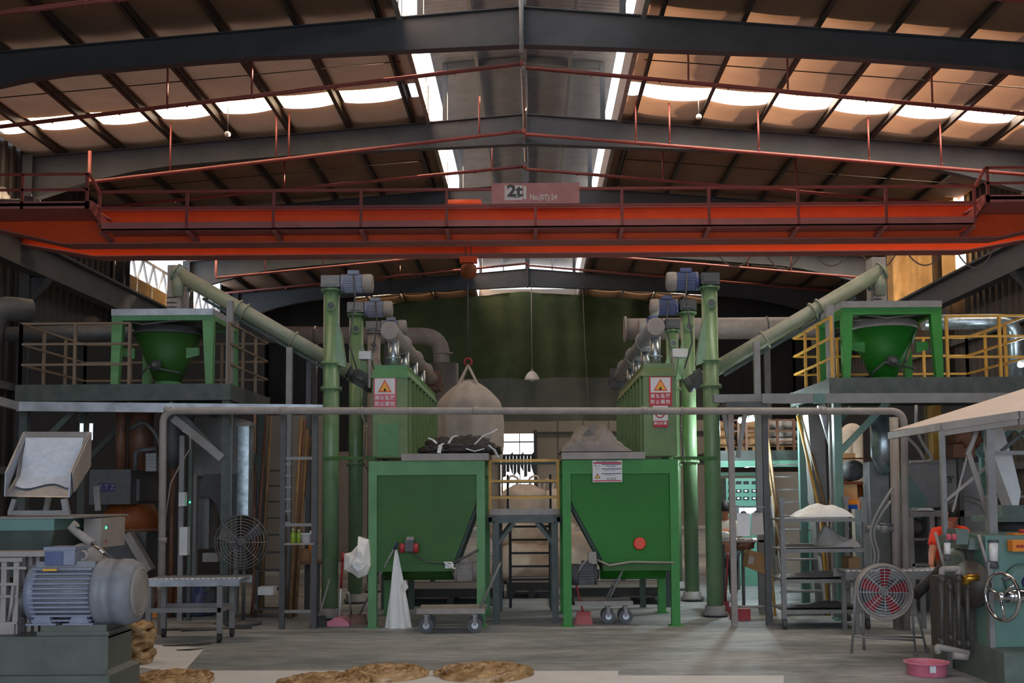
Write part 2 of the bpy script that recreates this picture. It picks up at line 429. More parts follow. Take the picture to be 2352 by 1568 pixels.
# portal frames
ordn = ['closest over the viewer', 'second', 'third', 'above the near edge of the warm skylit bay', 'just behind the orange crane', 'hidden partly by the orange crane', 'sixth', 'farthest, in front of the green curtain']
labs = {14.4: None}
def frame_(d, lab):
    t = T('roof_frame', lab, 'roof beam', 'portal frames under the roof')
    for sgn, hz in ((-1, .74), (1, .74)):
        xa = RX; xb = sgn*(HW-.3); za = roofz(xa)-.28; zb = roofz(xb)-.28
        q = MB(); n_ = 14
        def dep(u): return .74-.22*min(1, u*2.2)+(.55*max(0, (u-.72)/.28)**1.6)
        pts = [(xa+(xb-xa)*i/n_, za+(zb-za)*i/n_, dep(i/n_)) for i in range(n_+1)]
        for (x0, z0, h0), (x1, z1, h1) in zip(pts, pts[1:]):
            q.prism([(x0, d-.008, z0), (x1, d-.008, z1), (x1, d-.008, z1-h1), (x0, d-.008, z0-h0)], (0, .016, 0))
            q.prism([(x0, d-.11, z0), (x1, d-.11, z1), (x1, d-.11, z1-.02), (x0, d-.11, z0-.02)], (0, .22, 0))
            q.prism([(x0, d-.11, z0-h0), (x1, d-.11, z1-h1), (x1, d-.11, z1-h1-.02), (x0, d-.11, z0-h0-.02)], (0, .22, 0))
        q.build('rafter', 'rafter', t)
        q = MB(); q.ibeam((xb, d, 0), (xb, d, zb), .25, .5, .025); q.build('column', 'rafter', t)
    q = MB(); q.bx(RX-.035, RX+.035, d-.14, d+.14, roofz(RX)-1.06, roofz(RX)-.24)
    for i in range(4):
        for sx in (-1, 1):
            q.cyl((RX+sx*.03, d-.09, roofz(RX)-.4-.17*i), (RX+sx*.07, d-.09, roofz(RX)-.4-.17*i), .022, n=8)
    q.build('ridge_splice_plate', 'rafter', t)
    q = MB()     # upstand of the ventilator
    for sgn in (-1, 1):
        x = RX+sgn*1.95; q.bx(x-.06, x+.06, d-.06, d+.06, roofz(x)-.3, 12.2)
        q.bar((RX, d, 12.3), (x, d, 12.14), .1, .16)
    q.bx(RX-.09, RX+.09, d-.09, d+.09, roofz(RX)-.3, 12.35)
    q.build('ventilator_post', 'rafter', t)
    return t
fl = {8.4: 'dark steel roof frame overhead, out of view above the picture', 20.4: 'dark steel roof frame nearest the viewer, crossing the top of the picture',
      26.35: 'dark steel roof frame just behind the warm lit skylight bay and above the orange crane', 32.4: 'dark steel roof frame half hidden behind the handrail of the orange crane',
      38.6: 'dark steel roof frame seen just under the lower edge of the orange crane', 45.0: 'farthest dark steel roof frame, right above the green curtain'}
for d in (14.3, 20.4, 26.35, 32.4, 38.6, 45.0): frame_(d, fl.get(d, 'dark steel roof frame above the green hoppers, over the top edge of the picture'))
# purlins
names = ['first', 'second', 'third', 'fourth', 'fifth', 'sixth', 'seventh']
for sgn, sd_ in ((-1, 'left'), (1, 'right')):
    for k in range(7):
        x = RX+sgn*((MO+.38) if k == 0 else 4.31+1.43*(k-1)); z = roofz(x)
        q = MB()
        q.bar((x, Y0, z-.14), (x, Y1, z-.14), .02, .24)
        for j in (-1, 1): q.bar((x+j*.035, Y0, z-.14+j*.11), (x+j*.035, Y1, z-.14+j*.11), .09, .02)
        o = q.build('roof_purlin', 'purlin'); tag(o, 'brown steel roof purlin, %s one %s of the ridge ventilator' % (names[k], sd_), 'purlin', 'roof purlins')
    q = MB()
    x = RX+sgn*1.15; q.bar((x, Y0, 12.15), (x, Y1, 12.15), .08, .16)
    tag(q.build('vent_purlin', 'greydark'), 'dark purlin inside the ridge ventilator, %s of its centre' % sd_, 'purlin', 'ventilator purlins')
q = MB(); q.bar((RX, Y0, 12.27), (RX, Y1, 12.27), .16, .1); tag(q.build('ridge_beam', 'greydark'), 'dark beam along the very top of the ridge ventilator', 'beam')
# thin tie rods between the purlins
for i, d in enumerate((17.4, 22.6, 29.5, 41.5)):
    for sgn, sd_ in ((-1, 'left'), (1, 'right')):
        q = MB(); q.cyl((RX+sgn*2.6, d, roofz(2.6)-.2), (sgn*(HW-.3), d, roofz(HW)-.2), .012, n=6)
        tag(q.build('tie_rod', 'purlin'), 'thin dark tie rod crossing the purlins in the %s roof bay, %s half' % (['first', 'skylit', 'third', 'far'][i], sd_), 'tie rod', 'tie rods')
# sprinkler pipes, each a ridge shaped run under the roof with its hangers
def sprink(d, below, lab, sl=1.12, sr=1.12, xl=-11.5, xr=12.3, hang=(), r=.042, up=True):
    t = T('sprinkler_pipe', lab, 'pipe', 'red pipes under the roof'); 
    for sgn, xe in ((-1, xl), (1, xr)):
        ss = sl if sgn < 0 else sr; z0 = roofz(RX)-below; z1 = z0-SL*ss*abs(xe-RX); dz = 0 if sgn < 0 else -.07
        q = MB(); pts = [(RX+sgn*.03, d, z0+dz), (xe, d, z1+dz)]
        if abs(xe) < 12: pts.append((xe, d, z1+dz+.75))
        q.tube(arc(pts, .06), r, 10); q.build('pipe_run', 'redpipe', t)
        n_ = 9
        q = MB()
        for i in range(1, n_):
            x = RX+(xe-RX)*i/n_; z = z0-SL*ss*abs(x-RX)+dz; q.cyl((x, d, z-.06), (x, d, z), .018, n=6)
        q.build('sprinkler_heads', 'redpipe', t)
    for x in hang:
        z = roofz(RX)-below-SL*(sl if x < RX else sr)*abs(x-RX); q = MB(); q.cyl((x, d, z), (x, d, roofz(x)-.15), .022, n=8); q.ring((x, d, z), (1, 0, 0), r+.008, .008, 12, 5); q.build('hanger', 'redpipe', t)
    q = MB(); q.cyl((RX, d, roofz(RX)-below-.07), (RX, d, roofz(RX)-below+.04), r*1.25, n=12); q.build('elbow', 'redpipe', t)
sprink(16.6, 1.1, 'dusty red sprinkler pipe at the very top corners of the picture, nearest run', 1.4, 1.2, hang=(-7, 7.5, -4.2, 4))
sprink(21.4, .98, 'dark red sprinkler pipe crossing just in front of the glowing skylights', 1.42, 1.25, hang=(-7.3, -5.6, 3.2, 5.2, 8.1, 10.4), xl=-12.3)
sprink(25.2, 1.08, 'dusty red sprinkler pipe running just above the orange crane', 1.38, 1.1, hang=(-8.5, -6, -5.7, -1.2, 2.5, 3.3, 5.4, 8, 9.7), xl=-10.4)
sprink(28.2, 1.02, 'thin red sprinkler pipe meeting the ridge right above the crane sign', hang=(-6.5, -1, 3.5, 7), xl=-12)
sprink(37.2, 1.15, 'pinkish sprinkler pipe lit warm, below the underside of the crane', hang=(-9.2, -7.2, 7.5, 9), xl=-10.9)
sprink(41.0, .9, 'thin red sprinkler pipe in front of the farthest roof frame', hang=(-5, 5), xl=-12)
q = MB(); q.cyl((RX, 20.1, 9.9), (RX, 20.1, 12.2), .045, n=10); tag(q.build('vertical_pipe', 'grey'), 'grey vertical pipe at the ridge in front of the nearest roof frame', 'pipe')
q = MB(); q.tube([(RX+.02, 21.3, 10.1), (RX+.03, 24.9, 10.3), (RX+.04, 28.1, 10.3)], .05, 8); tag(q.build('ridge_pipe', 'greywarm'), 'grey main pipe running back along the ridge to the sprinkler pipes', 'pipe')

# runway beams for the crane
for sgn, sd_ in ((-1, 'left'), (1, 'right')):
    x = sgn*11.95; q = MB(); t = T('runway_beam', 'dark steel crane runway beam along the %s wall' % sd_, 'beam', 'crane runway beams')
    q.ibeam((x, Y0, 7.28), (x, Y1-.3, 7.28), .32, .74, .03); q.build('girder', 'rafter', t)
    q = MB(); q.bx(x-.04, x+.04, Y0, Y1-.3, 7.65, 7.74); q.build('rail', 'greydark', t)
    for d in FR[1:]:
        q = MB(); q.prism([(x-sgn*.2, d-.12, 6.9), (sgn*12.3, d-.12, 6.9), (sgn*12.3, d-.12, 6.3), (x-sgn*.05, d-.12, 6.72)], (0, .24, 0)); q.build('bracket', 'rafter', t)
    # girts on the wall
    for zi, z in enumerate((2.2, 4.2, 5.9)):
        q = MB(); xx = sgn*(HW-.16); q.bar((xx, Y0, z), (xx, Y1, z), .09, .18)
        tag(q.build('wall_girt', 'rafter'), '%s horizontal girt on the %s wall cladding' % (['lowest', 'middle', 'uppermost'][zi], sd_), 'girt', 'wall girts')
# clerestory opening left: translucent yellow panels and a lattice truss against the sky
t = T('cladding_screen', 'sunlit yellow cladding panels high on the left wall behind the crane runway', 'screen')
for k in range(8):
    q = MB(); y = 33.0+k*1.36; q.bx(-HW+.02, -HW+.04, y, y+1.3, 7.42, 8.5); q.build('panel_sheet', 'yellowpanel', t)
t = T('lattice_truss', 'lattice steel truss in the bright opening above the yellow panels on the left', 'truss')
q = MB()
for y0_, z0_ in ((-.0, 8.5), (.0, 9.35)): q.bar((-HW-.22, 33, z0_), (-HW-.22, 44, z0_), .08, .08)
q.build('chords', 'greywarm', t)
for y in (33, 38.5, 44): q = MB(); q.bx(-HW-.25, -HW-.1, y-.04, y+.04, 7.3, 9.5); q.build('truss_post', 'greywarm', t)
for k in range(11):
    q = MB(); y = 33+k; q.bar((-HW-.22, y, 8.5), (-HW-.22, y+.5, 9.35), .06); q.bar((-HW-.22, y+.5, 9.35), (-HW-.22, y+1, 8.5), .06); q.build('web', 'greywarm', t)
# yellow cloth on the right
q = MB()
def fn(u, v):
    y = 31.0+5.5*u; return Vector((HW-.34+.13*math.sin(y*6.5+.4*math.sin(y*2))+.05*math.sin(y*17), y, 7.42+2.7*v))
q.grid(fn, 60, 8); q2 = T('yellow_curtain', 'yellow cloth hung over the opening high on the right wall, below the crane', 'curtain')
q.build('cloth', 'yellowpanel', q2); q = MB(); q.bar((HW-.3, 31, 7.2), (HW-.3, 36.5, 7.2), .04); q.build('hem_rod', 'rafter', q2)
# green curtain before the rear wall
def curt(name, z0, z1, m_, lab, ph, x0=-7.9, x1=7.6, amp=.16):
    q = MB()
    def fn(u, v):
        x = x0+(x1-x0)*u; z = z0+(z1-z0)*v
        z = min(z, roofz(x)-.75)
        f = math.sin(x*2.3+ph+v*.6)*.6+math.sin(x*5.1+ph)*.3+noise.noise(Vector((x*.9, z*.25, ph)))*1.4
        return Vector((x, 47.6+amp*f, z))
    q.grid(fn, 220, 14); q.build(name, m_, lab)
gc = T('hall_curtain', 'huge green curtain with a paler lower band, hung under the far roof frame', 'curtain')
curt('upper_cloth', 6.6, 10.75, 'curtain', gc, 0)
curt('lower_cloth', 4.7, 6.61, 'curtainlow', gc, 0)
q = MB()
for k in range(22):
    x = -11.8+k*.36
    if k < 11: q.bx(x, x+.36, 47.7+.03*(k % 2), 47.8, 0, 10.4)
for k in range(14): q.bx(7.6+k*.34, 7.94+k*.34, 47.7+.03*(k % 2), 47.8, 0, 10.4)
struct(q, 'trim_4', 'walldark')
# pendant lamp
d = 44.95; c = P(1222, 872, d)
t = T('pendant_lamp', 'white dome pendant lamp hanging in front of the green curtain', 'lamp')
q = MB(); q.lathe(c, (0, 0, 1), [(.325, 0), (.31, .05), (.27, .15), (.2, .26), (.11, .34), (.05, .37)], 28, False); q.build('shade', 'lampwhite', t)
q = MB(); q.cyl(c+Vector((0, 0, .36)), c+Vector((0, 0, .45)), .05, n=12); q.build('socket', 'greywarm', t)
q = MB(); q.blob(c+Vector((0, 0, .05)), .09, .09, .12, 0); q.build('bulb', 'lampwhite', t)
q = MB(); q.cyl(c+Vector((0, 0, .4)), (c.x, c.y, 10.25), .018, n=6); q.build('cord', 'greywarm', t)
for px, py, d, nm in ((523, 308, 24.6, 'small white round lamp under the left roof, below the skylight'), (1605, 268, 24.9, 'small white round lamp under the right roof, below the skylight')):
    c = P(px, py, d); t = T('bulb_lamp', nm, 'lamp'); q = MB(); q.blob(c, .065, .065, .06, 0); q.build('bulb', 'lampwhite', t)
    q = MB(); q.cyl(c, (c.x, c.y, roofz(c.x)-.1), .012, n=6); q.build('stem', 'greydark', t)
# long cable hanging before the curtain
q = MB(); q.tube([Vector((P(1338, 665, 45).x, 45, 10.2)), P(1344, 800, 45), P(1352, 935, 45)], .012, 6); tag(q.build('hanging_cable', 'greywarm'), 'thin pale cable hanging down in front of the green curtain', 'cable')

# ================================================================ overhead crane
t = T('overhead_crane', 'orange double girder overhead crane spanning the hall with handrail and walkway', 'crane')
XL, XR = -11.95, 11.95
def girder(d, name, z0):
    q = MB(); z1 = 7.80; w_ = .17
    # box web with tapered ends
    prof = [(XL-.1, z1), (XR+.1, z1), (XR+.1, z1-.28), (XR-1.75, z0), (XL+1.75, z0), (XL-.1, z1-.28)]
    q.prism([(x, d-w_, z) for x, z in prof], (0, 2*w_, 0)); q.build(name, 'orange', t)
    q = MB(); f = [(XL-.1, z1-.28), (XL+1.75, z0), (XR-1.75, z0), (XR+.1, z1-.28)]
    for (a, za), (b_, zb) in zip(f, f[1:]):
        q.prism([(a, d-.26, za), (b_, d-.26, zb), (b_, d-.26, zb-.025), (a, d-.26, za-.025)], (0, .52, 0))
    q.bx(XL-.1, XR+.1, d-.26, d+.26, z1, z1+.025); q.build('flange', 'orangedust', t)
girder(23.7, 'girder', 7.1); girder(25.35, 'girder', 7.19)
DW = 22.75
q = MB(); xa, xb = P(232, 530, DW).x, P(2238, 530, DW).x
q.bx(xa, xb, DW, DW+.035, 7.21, 7.37); q.bx(xa, xb, DW, DW+.14, 7.21, 7.235); q.build('walkway_edge', 'orangedust', t)
q = MB(); q.bx(xa, xb, DW+.03, 23.54, 7.255, 7.275); q.build('walkway_plate', 'orangedust', t)
zt = P(1200, 434, DW).z; posts = [228, 429, 628, 829, 1026, 1230, 1429, 1629, 1834, 2036, 2240]
for px in posts:
    x = P(px, 500, DW).x; q = MB(); q.bx(x-.03, x+.03, DW-.02, DW+.02, 7.24, zt); q.build('rail_post', 'redpipe', t)
    q = MB(); q.prism([(x-.04, DW+.05, 7.2), (x-.04, 23.54, 7.2), (x-.04, 23.54, 7.08), (x-.04, DW+.1, 7.16)], (.08, 0, 0)); q.build('bracket', 'orangedust', t)
for z, nm in ((zt, 'top_rail'), (P(1200, 472, DW).z, 'mid_rail')):
    q = MB(); q.bx(xa, xb, DW-.025, DW+.025, z-.028, z+.028); q.build(nm, 'redpipe', t)
# raised end platforms
for sgn in (-1, 1):
    e0 = xa-.06 if sgn < 0 else xb+.06; e1 = sgn*12.1
    q = MB(); q.bx(e0, e1, DW-.5, DW-.46, 7.55, 7.7); q.bx(e0, e1, DW-.5, 23.5, 7.6, 7.63); q.build('end_platform', 'orangedust', t)
    for z in (7.64, 7.95, 8.28):
        q = MB(); q.bx(e0, e1, DW-.5, DW-.46, z-.025, z+.025); q.build('end_rail', 'redpipe', t)
    for k in range(3):
        x = e0+(e1-e0)*(.02+.46*k); q = MB(); q.bx(x-.03, x+.03, DW-.5, DW-.46, 7.55, 8.28); q.build('rail_post', 'redpipe', t)
    q = MB()
    for z in (8.26, 7.7): q.bar((e0, DW-.48, z), (e0-sgn*.0, DW+.02, min(z, zt)), .05)
    q.prism([(e0-.03, DW-.5, 7.7), (e0-.03, DW+.5, 7.5), (e0-.03, DW+.5, 7.2), (e0-.03, DW-.5, 7.52)], (.06, 0, 0)); q.build('step_bracket', 'redpipe', t)
    q = MB(); xx = sgn*11.95; q.bx(xx-.15, xx+.15, 22.9, 26.2, 7.72, 8.02); q.build('end_truck', 'orange', t)
    for y in (23.1, 26.0):
        q = MB(); q.cyl((xx-.08, y, 7.86), (xx+.08, y, 7.86), .13, n=20); q.build('wheel', 'greydark', t)
    q = MB(); q.bx(xx-sgn*1.1-.12, xx-sgn*1.1+.12, 23.1, 23.4, 7.83, 8.05); q.cyl((xx-sgn*.9, 23.2, 7.92), (xx-sgn*.4, 23.2, 7.92), .1, n=14); q.build('drive_motor', 'greydark', t)
# sign plate on the handrail
q = MB(); q.pbx(1129, 420, 1331, 467, DW-.05, DW-.035); sg = q.build('sign_plate', 'signred', t, label='pinkish red plate reading 2t')
q = MB(); q.pbx(1159, 426, 1200, 459, DW-.056, DW-.051); q.pbx(1202, 427, 1209, 457, DW-.056, DW-.051); q.build('label_sheet', 'signw', sg)
a = P(1182, 439, DW-.06); text('2t', a, .34, 'greydark', sg, sx=1.15, bold=.012)
a = P(1180, 453, DW-.06); text('二十吨起重', a, .05, 'greydark', sg)
a = P(1248, 453, DW-.06); text('No.(0T)·24', a, .16, 'signw', sg, sx=.8, bold=.004)
q = MB(); q.bx(1.0, 1.15, 23.5, 23.9, 7.8, 7.86)
# hoist trolley and hook block
h = T('hoist_trolley', 'orange hoist trolley sitting on the crane girders left of its sign', 'hoist')
a = P(1070, 463, 24.5); q = MB(); q.bx(a.x-.42, a.x+.42, 23.75, 25.3, 7.84, 8.0); q.build('trolley_frame', 'orange', h)
q = MB(); q.cyl((a.x-.4, 24.5, 8.12), (a.x+.35, 24.5, 8.12), .17, n=20); q.build('drum', 'orange', h)
q = MB(); q.lathe((a.x+.36, 24.5, 8.1), (1, 0, 0), [(.1, 0), (.13, .03), (.13, .3), (.1, .34)], 18); q.build('motor', 'greydark', h)
q = MB(); b_ = P(1068, 575, 23.2); 
h = T('hook_block', 'orange hook block hanging just under the crane girder', 'hook')
q.lathe((b_.x, 24.5, b_.z-.36), (0, 0, 1), [(.06, 0), (.16, .04), (.19, .2), (.17, .3), (.08, .36)], 18); q.build('block', 'rust', h)
q = MB(); q.bx(b_.x-.2, b_.x+.2, 24.4, 24.6, b_.z+.0, b_.z+.14); q.build('sheave_housing', 'orange', h)
for k in (-1, 1):
    q = MB(); q.cyl((b_.x+k*.06, 24.5, b_.z+.1), (b_.x+k*.06, 24.5, 8.05), .012, n=6); q.build('rope', 'greydark', h)
for i, px in enumerate((1650, 1760, 1870, 1980, 2085, 2200)):
    a = P(px, 588, 25.35); b_ = P(px+78, 588, 25.35); a.z = b_.z = 7.15; pts = []
    for k in range(13):
        u = k/12; p = a.lerp(b_, u); p.z = a.z-.35*(1-(2*u-1)**2)*(1 if i % 2 else .8); pts.append(p)
    q = MB(); q.tube(pts, .018, 6); tag(q.build('festoon_cable', 'greywarm'), 'loop of grey festoon cable hanging below the crane girder, %s from the centre' % ['first', 'second', 'third', 'fourth', 'fifth', 'sixth'][i], 'cable', 'festoon cable loops')
# ================================================================ process equipment
def motor(t, c, axis, r, L, body='motorblue', cowl='greywarm', name='motor', fins=12, box=True):
    """ribbed electric motor: c = centre of the drive end, axis = towards the fan cowl"""
    c = Vector(c); ax = Vector(axis).normalized(); q = MB(); _, _, a, b = q.frame(c, c+ax)
    q.lathe(c, ax, [(r*.45, -.06*L), (r*.5, 0), (r*.98, .02*L), (r*.98, .1*L), (r*.86, .12*L), (r*.86, .7*L)], 24)
    for k in range(fins*2):
        g = math.pi*2*k/(fins*2); o = a*math.cos(g)+b*math.sin(g)
        q.bar(c+ax*(.13*L)+o*r*.9, c+ax*(.68*L)+o*r*.9, r*.06, r*.16) if abs(o.z) < 2 else 0
    m_ = q.build(name, body, t)
    q = MB(); q.lathe(c+ax*(.69*L), ax, [(r*.96, 0), (r*1.0, .03*L), (r*1.0, .24*L), (r*.9, .3*L), (r*.6, .315*L)], 24); q.build('fan_cowl', cowl, m_)
    if box:
        u = Vector((0, 0, 1)) if abs(ax.z) < .5 else Vector((0, -1, 0)); p = c+ax*(.4*L)+u*r*1.1+Vector((0, -r*.3, 0)); q = MB()
        q.bar(p-ax*(.17*L), p+ax*(.17*L), r*.7, r*.42); q.build('terminal_box', body, m_)
    return m_

# ---- hoppers
def hopper(x0, x1, zt, d0, d1, slant, mat_, top, postm, label, px_s, zb, troughz):
    """x0..x1 outer frame; slant = +1 right side slopes, -1 left side slopes"""
    t = T('feed_hopper', label, 'hopper')
    pw = .10
    for x in (x0, x1-pw):
        for y in (d0, d1-pw):
            q = MB(); q.bx(x, x+pw, y, y+pw, 0, zt); q.bx(x-.03, x+pw+.03, y-.03, y+pw+.03, 0, .012); q.build('leg', postm, t)
    q = MB(); q.bx(x0+pw, x1-pw, d0+.004, d0+.04, zt-.17, zt); q.bx(x0+pw, x1-pw, d1-.04, d1-.004, zt-.17, zt)
    q.bx(x0+.01, x0+.05, d0+pw, d1-pw, zt-.17, zt); q.bx(x1-.05, x1-.01, d0+pw, d1-pw, zt-.17, zt); q.build('top_beam', top, t)
    a, b_ = x0+pw, x1-pw; ys = d0+.05
    if slant > 0: pts = [(a, zt-.04), (b_, zt-.04), (b_, 1.50), (px_s, zb), (a, zb)]
    else: pts = [(b_, zt-.04), (a, zt-.04), (a, 1.50), (px_s, zb), (b_, zb)]
    q = MB(); q.prism([(x, ys, z) for x, z in pts], (0, d1-.06-ys, 0)); q.build('bin_body', mat_, t)
    # ribs on the sloping side
    pa, pb = (pts[2], pts[3])
    for k in range(3):
        q = MB(); y = ys+.12+k*.5; q.bar((pa[0], y, pa[1]-.02), (pb[0], y, pb[1]-.02), .05); q.build('side_rib', 'greendark', t)
    lo, hi = (a, px_s) if slant > 0 else (px_s, b_)
    q = MB(); yc = (d0+d1)/2-.1
    q.bx(lo, hi, ys-.01, d1-.2, troughz+.1, zb); q.build('trough', 'greendusty' if slant > 0 else 'greendusty', t)
    q = MB(); q.bx(lo-.02, hi+.02, ys-.03, d1-.18, zb-.012, zb+.012); q.cyl((lo, yc, troughz+.11), (hi, yc, troughz+.11), .16, n=18); q.build('screw_housing', mat_, t)
    return t
dH = 13.1
xA, xB = P(846, 1250, dH).x, P(1114, 1250, dH).x; zt = P(980, 1058, dH).z
tl = hopper(xA, xB, zt, dH, 14.6, 1, 'greendusty', 'greenlight', 'greenlight', 'dull green feed hopper on the left with black bags piled on its lid', P(1042, 1290, dH).x, P(950, 1291, dH).z, P(950, 1332, dH).z)
xC, xD = P(1293, 1250, dH).x, P(1560, 1250, dH).x
tr = hopper(xC, xD, P(1430, 1055, dH).z, dH, 14.6, -1, 'green', 'greenfresh', 'greenfresh', 'bright green feed hopper on the right with a white notice and an orange disc', P(1386, 1288, dH).x, P(1450, 1288, dH).z, P(1450, 1330, dH).z)
# lids
q = MB(); q.pbx(922, 1041, 1122, 1057, dH-.06, dH+1.5); q.build('lid', 'greywarm', tl)
q = MB(); q.pbx(1290, 1038, 1482, 1054, dH-.06, dH+1.5); q.build('lid', 'greywarm', tr)
# drive motors of the bottom screws
yc = 13.75
q = MB(); a = P(1046, 1308, yc); m_ = motor(tl, (a.x, 13.5, a.z), (1, 0, 0), .12, .34, 'greywarm', 'greywarm', 'screw_motor')
q = MB(); q.bar(P(1020, 1290, 13.0), P(1046, 1306, 13.0), .1, .012); q.pbx(1022, 1290, 1042, 1305, 13.02, 13.08); q.build('junction_box', 'white', tl)
q = MB(); q.tube([P(1040, 1292, 13.0), P(1075, 1275, 13.0), P(1098, 1262, 13.05)], .015); q.tube([P(935, 1262, 13.06), P(980, 1290, 13.04), P(1035, 1294, 13.02)], .007, 6); q.build('cable', 'greydark', tl)
a = P(1372, 1310, yc); motor(tr, (a.x-.02, 13.4, a.z-.02), (-1, 0, 0), .13, .34, 'greydark', 'greydark', 'screw_motor')
q = MB(); q.pbx(1352, 1268, 1370, 1292, 13.05, 13.2); q.build('junction_box', 'greywarm', tr)
q = MB(); q.tube([P(1370, 1285, 13.1), P(1400, 1298, 13.05), P(1450, 1290, 13.05), P(1548, 1292, 13.08)], .012); q.tube([P(1352, 1282, 13.1), P(1335, 1300, 13.15), P(1325, 1318, 13.2)], .012); q.build('cable', 'greywarm', tr)
# orange inspection disc
q = MB(); c = P(1469, 1248, 13.1); q.lathe((c.x, 13.14, c.z), (0, -1, 0), [(.072, 0), (.075, .05), (.06, .065)], 24); q.build('inspection_disc', 'redorange', tr, label='orange round disc')
# red vibrator on the left bin
q = MB(); q.pbx(930, 1240, 950, 1266, 13.02, 13.15); vb = q.build('vibrator_motor', 'greydark', tl, label='red and grey vibrator motor')
for a_, b_ in ((918, 930), (950, 961)):
    q = MB(); A = P(a_, 1258, 13.06); B = P(b_, 1258, 13.06); q.cyl(A, B, .058, n=18); q.build('end_cover', 'red', vb)
q = MB(); q.pbx(933, 1233, 950, 1242, 13.04, 13.14); q.build('terminal_box', 'greywarm', vb)
# notice on the right hopper
def pq(q, x0, y0, x1, y1, d, t_=.002): q.pbx(x0, y0, x1, y1, d, d+t_); return q
n_ = T('notice_board', 'white safety notice with red and blue bars stuck on the bright green hopper', 'sign')
d_ = dH-.012
pq(MB(), 1361, 1057, 1429, 1107, d_, .012).build('sheet', 'signw', n_)
pq(MB(), 1363, 1061, 1427, 1064.6, d_-.002).build('red_bar', 'signr', n_); pq(MB(), 1363, 1102.5, 1427, 1105, d_-.002).build('red_bar', 'signr', n_)
for y in (1065, 1075.5, 1086.5): pq(MB(), 1382, y, 1427, y+1.8, d_-.002).build('blue_bar', 'navy', n_)
a = P(1395, 1059.4, d_-.003); text('粉尘爆炸危险告知', a, .021, 'black', n_, sx=1.5)
a = P(1368, 1069, d_-.003); text('粉', a, .03, 'greydark', n_); a = P(1376, 1069.5, d_-.003); text('尘', a, .025, 'greydark', n_)
a = P(1372, 1075.6, d_-.003); text('注意防尘', a, .01, 'greydark', n_)
a = P(1404, 1070.5, d_-.003); text('理化特性 作业场所\n粉尘浓度超标', a, .011, 'greydark', n_, sx=1.5)
a = P(1400, 1080, d_-.003); text('长期接触可引起尘肺', a, .011, 'greydark', n_, sx=1.4)
a = P(1400, 1091, d_-.003); text('必须佩戴防尘口罩', a, .011, 'greydark', n_, sx=1.4)
def tri(x0, y0, x1, y1, d, m1, m2, par, k=.74):
    A = P((x0+x1)/2, y0, d); B = P(x1, y1, d); C = P(x0, y1, d); g = (A+B+C)/3
    MB().prism([A, B, C], (0, .002, 0)).build('triangle_border', m1, par)
    pts = [g+(p-g)*k-Vector((0, .002, 0)) for p in (A, B, C)]; MB().prism(pts, (0, .001, 0)).build('triangle_field', m2, par); return g
g = tri(1365.5, 1086.5, 1379, 1098.6, d_-.003, 'black', 'signy', n_)
q = MB()
for px in (1396.5, 1404.5, 1412): c = P(px, 1099, d_-.002); q.ring(c, (0, 1, 0), .012, .003, 16, 5)
q.build('pictogram', 'greydark', n_)

# ---- bins behind the hoppers with a sloping cap, pipes on top
def tower(xf0, xf1, label, mt, side):
    t = T('dust_bin', label, 'bin'); d0, d1 = 14.4, 18.6
    z0 = 2.07 if 1 else 1; z1 = P(900, 868, 14.4).z; zc = P(900, 838, 14.4).z
    q = MB(); q.bx(xf0, xf1, d0, d1, z0-.0, z1); q.build('bin_body', mt, t)
    q = MB(); w_ = .03
    q.bx(xf0-w_, xf1+w_, d0-w_, d1+w_, z1, z1+.02)
    q.add([(xf0-w_, d0-w_, z1+.02), (xf1+w_, d0-w_, z1+.02), (xf1+w_, d1+w_, z1+.02), (xf0-w_, d1+w_, z1+.02), (xf0+.01, d0+.01, zc-.06), (xf1-.01, d0+.01, zc-.06), (xf1-.01, d1-.01, zc-.06), (xf0+.01, d1-.01, zc-.06)], [(0,1,5,4),(1,2,6,5),(2,3,7,6),(3,0,4,7)])
    q.bx(xf0+.01, xf1-.01, d0+.01, d1-.01, zc-.07, zc); q.build('cap', mt if side > 0 else 'greenlight', t)
    for k in range(9):
        y = d0+.15+k*.5; q = MB(); q.bx(xf0-.035, xf1+.035, y, y+.05, z0, z1); q.build('rib', mt, t)
    q = MB(); q.bx(xf0+.03, xf1-.03, d1-1.2, d1-.05, 1.1, z0); q.build('outlet', 'greendark', t)
    for y in (15.2, d1-.15):
        for x in (xf0, xf1-.08):
            q = MB(); q.bx(x, x+.08, y, y+.08, 0, z0); q.build('leg', 'greendark', t)
    return t
XL0, XL1 = P(857, 950, 14.4).x, P(936, 950, 14.4).x
XR0, XR1 = P(1478, 950, 14.4).x, P(1551, 950, 14.4).x
t1 = tower(XL0, XL1, 'long light green dust bin behind the left hopper with a red warning sign', 'olive', -1)
t2 = tower(XR0, XR1, 'long green dust bin behind the right hopper with two red warning signs', 'olive', 1)
q = MB(); pq(q, 868, 972, 915, 1046, 14.385, .012); q.build('front_panel', 'greenlight', t1)
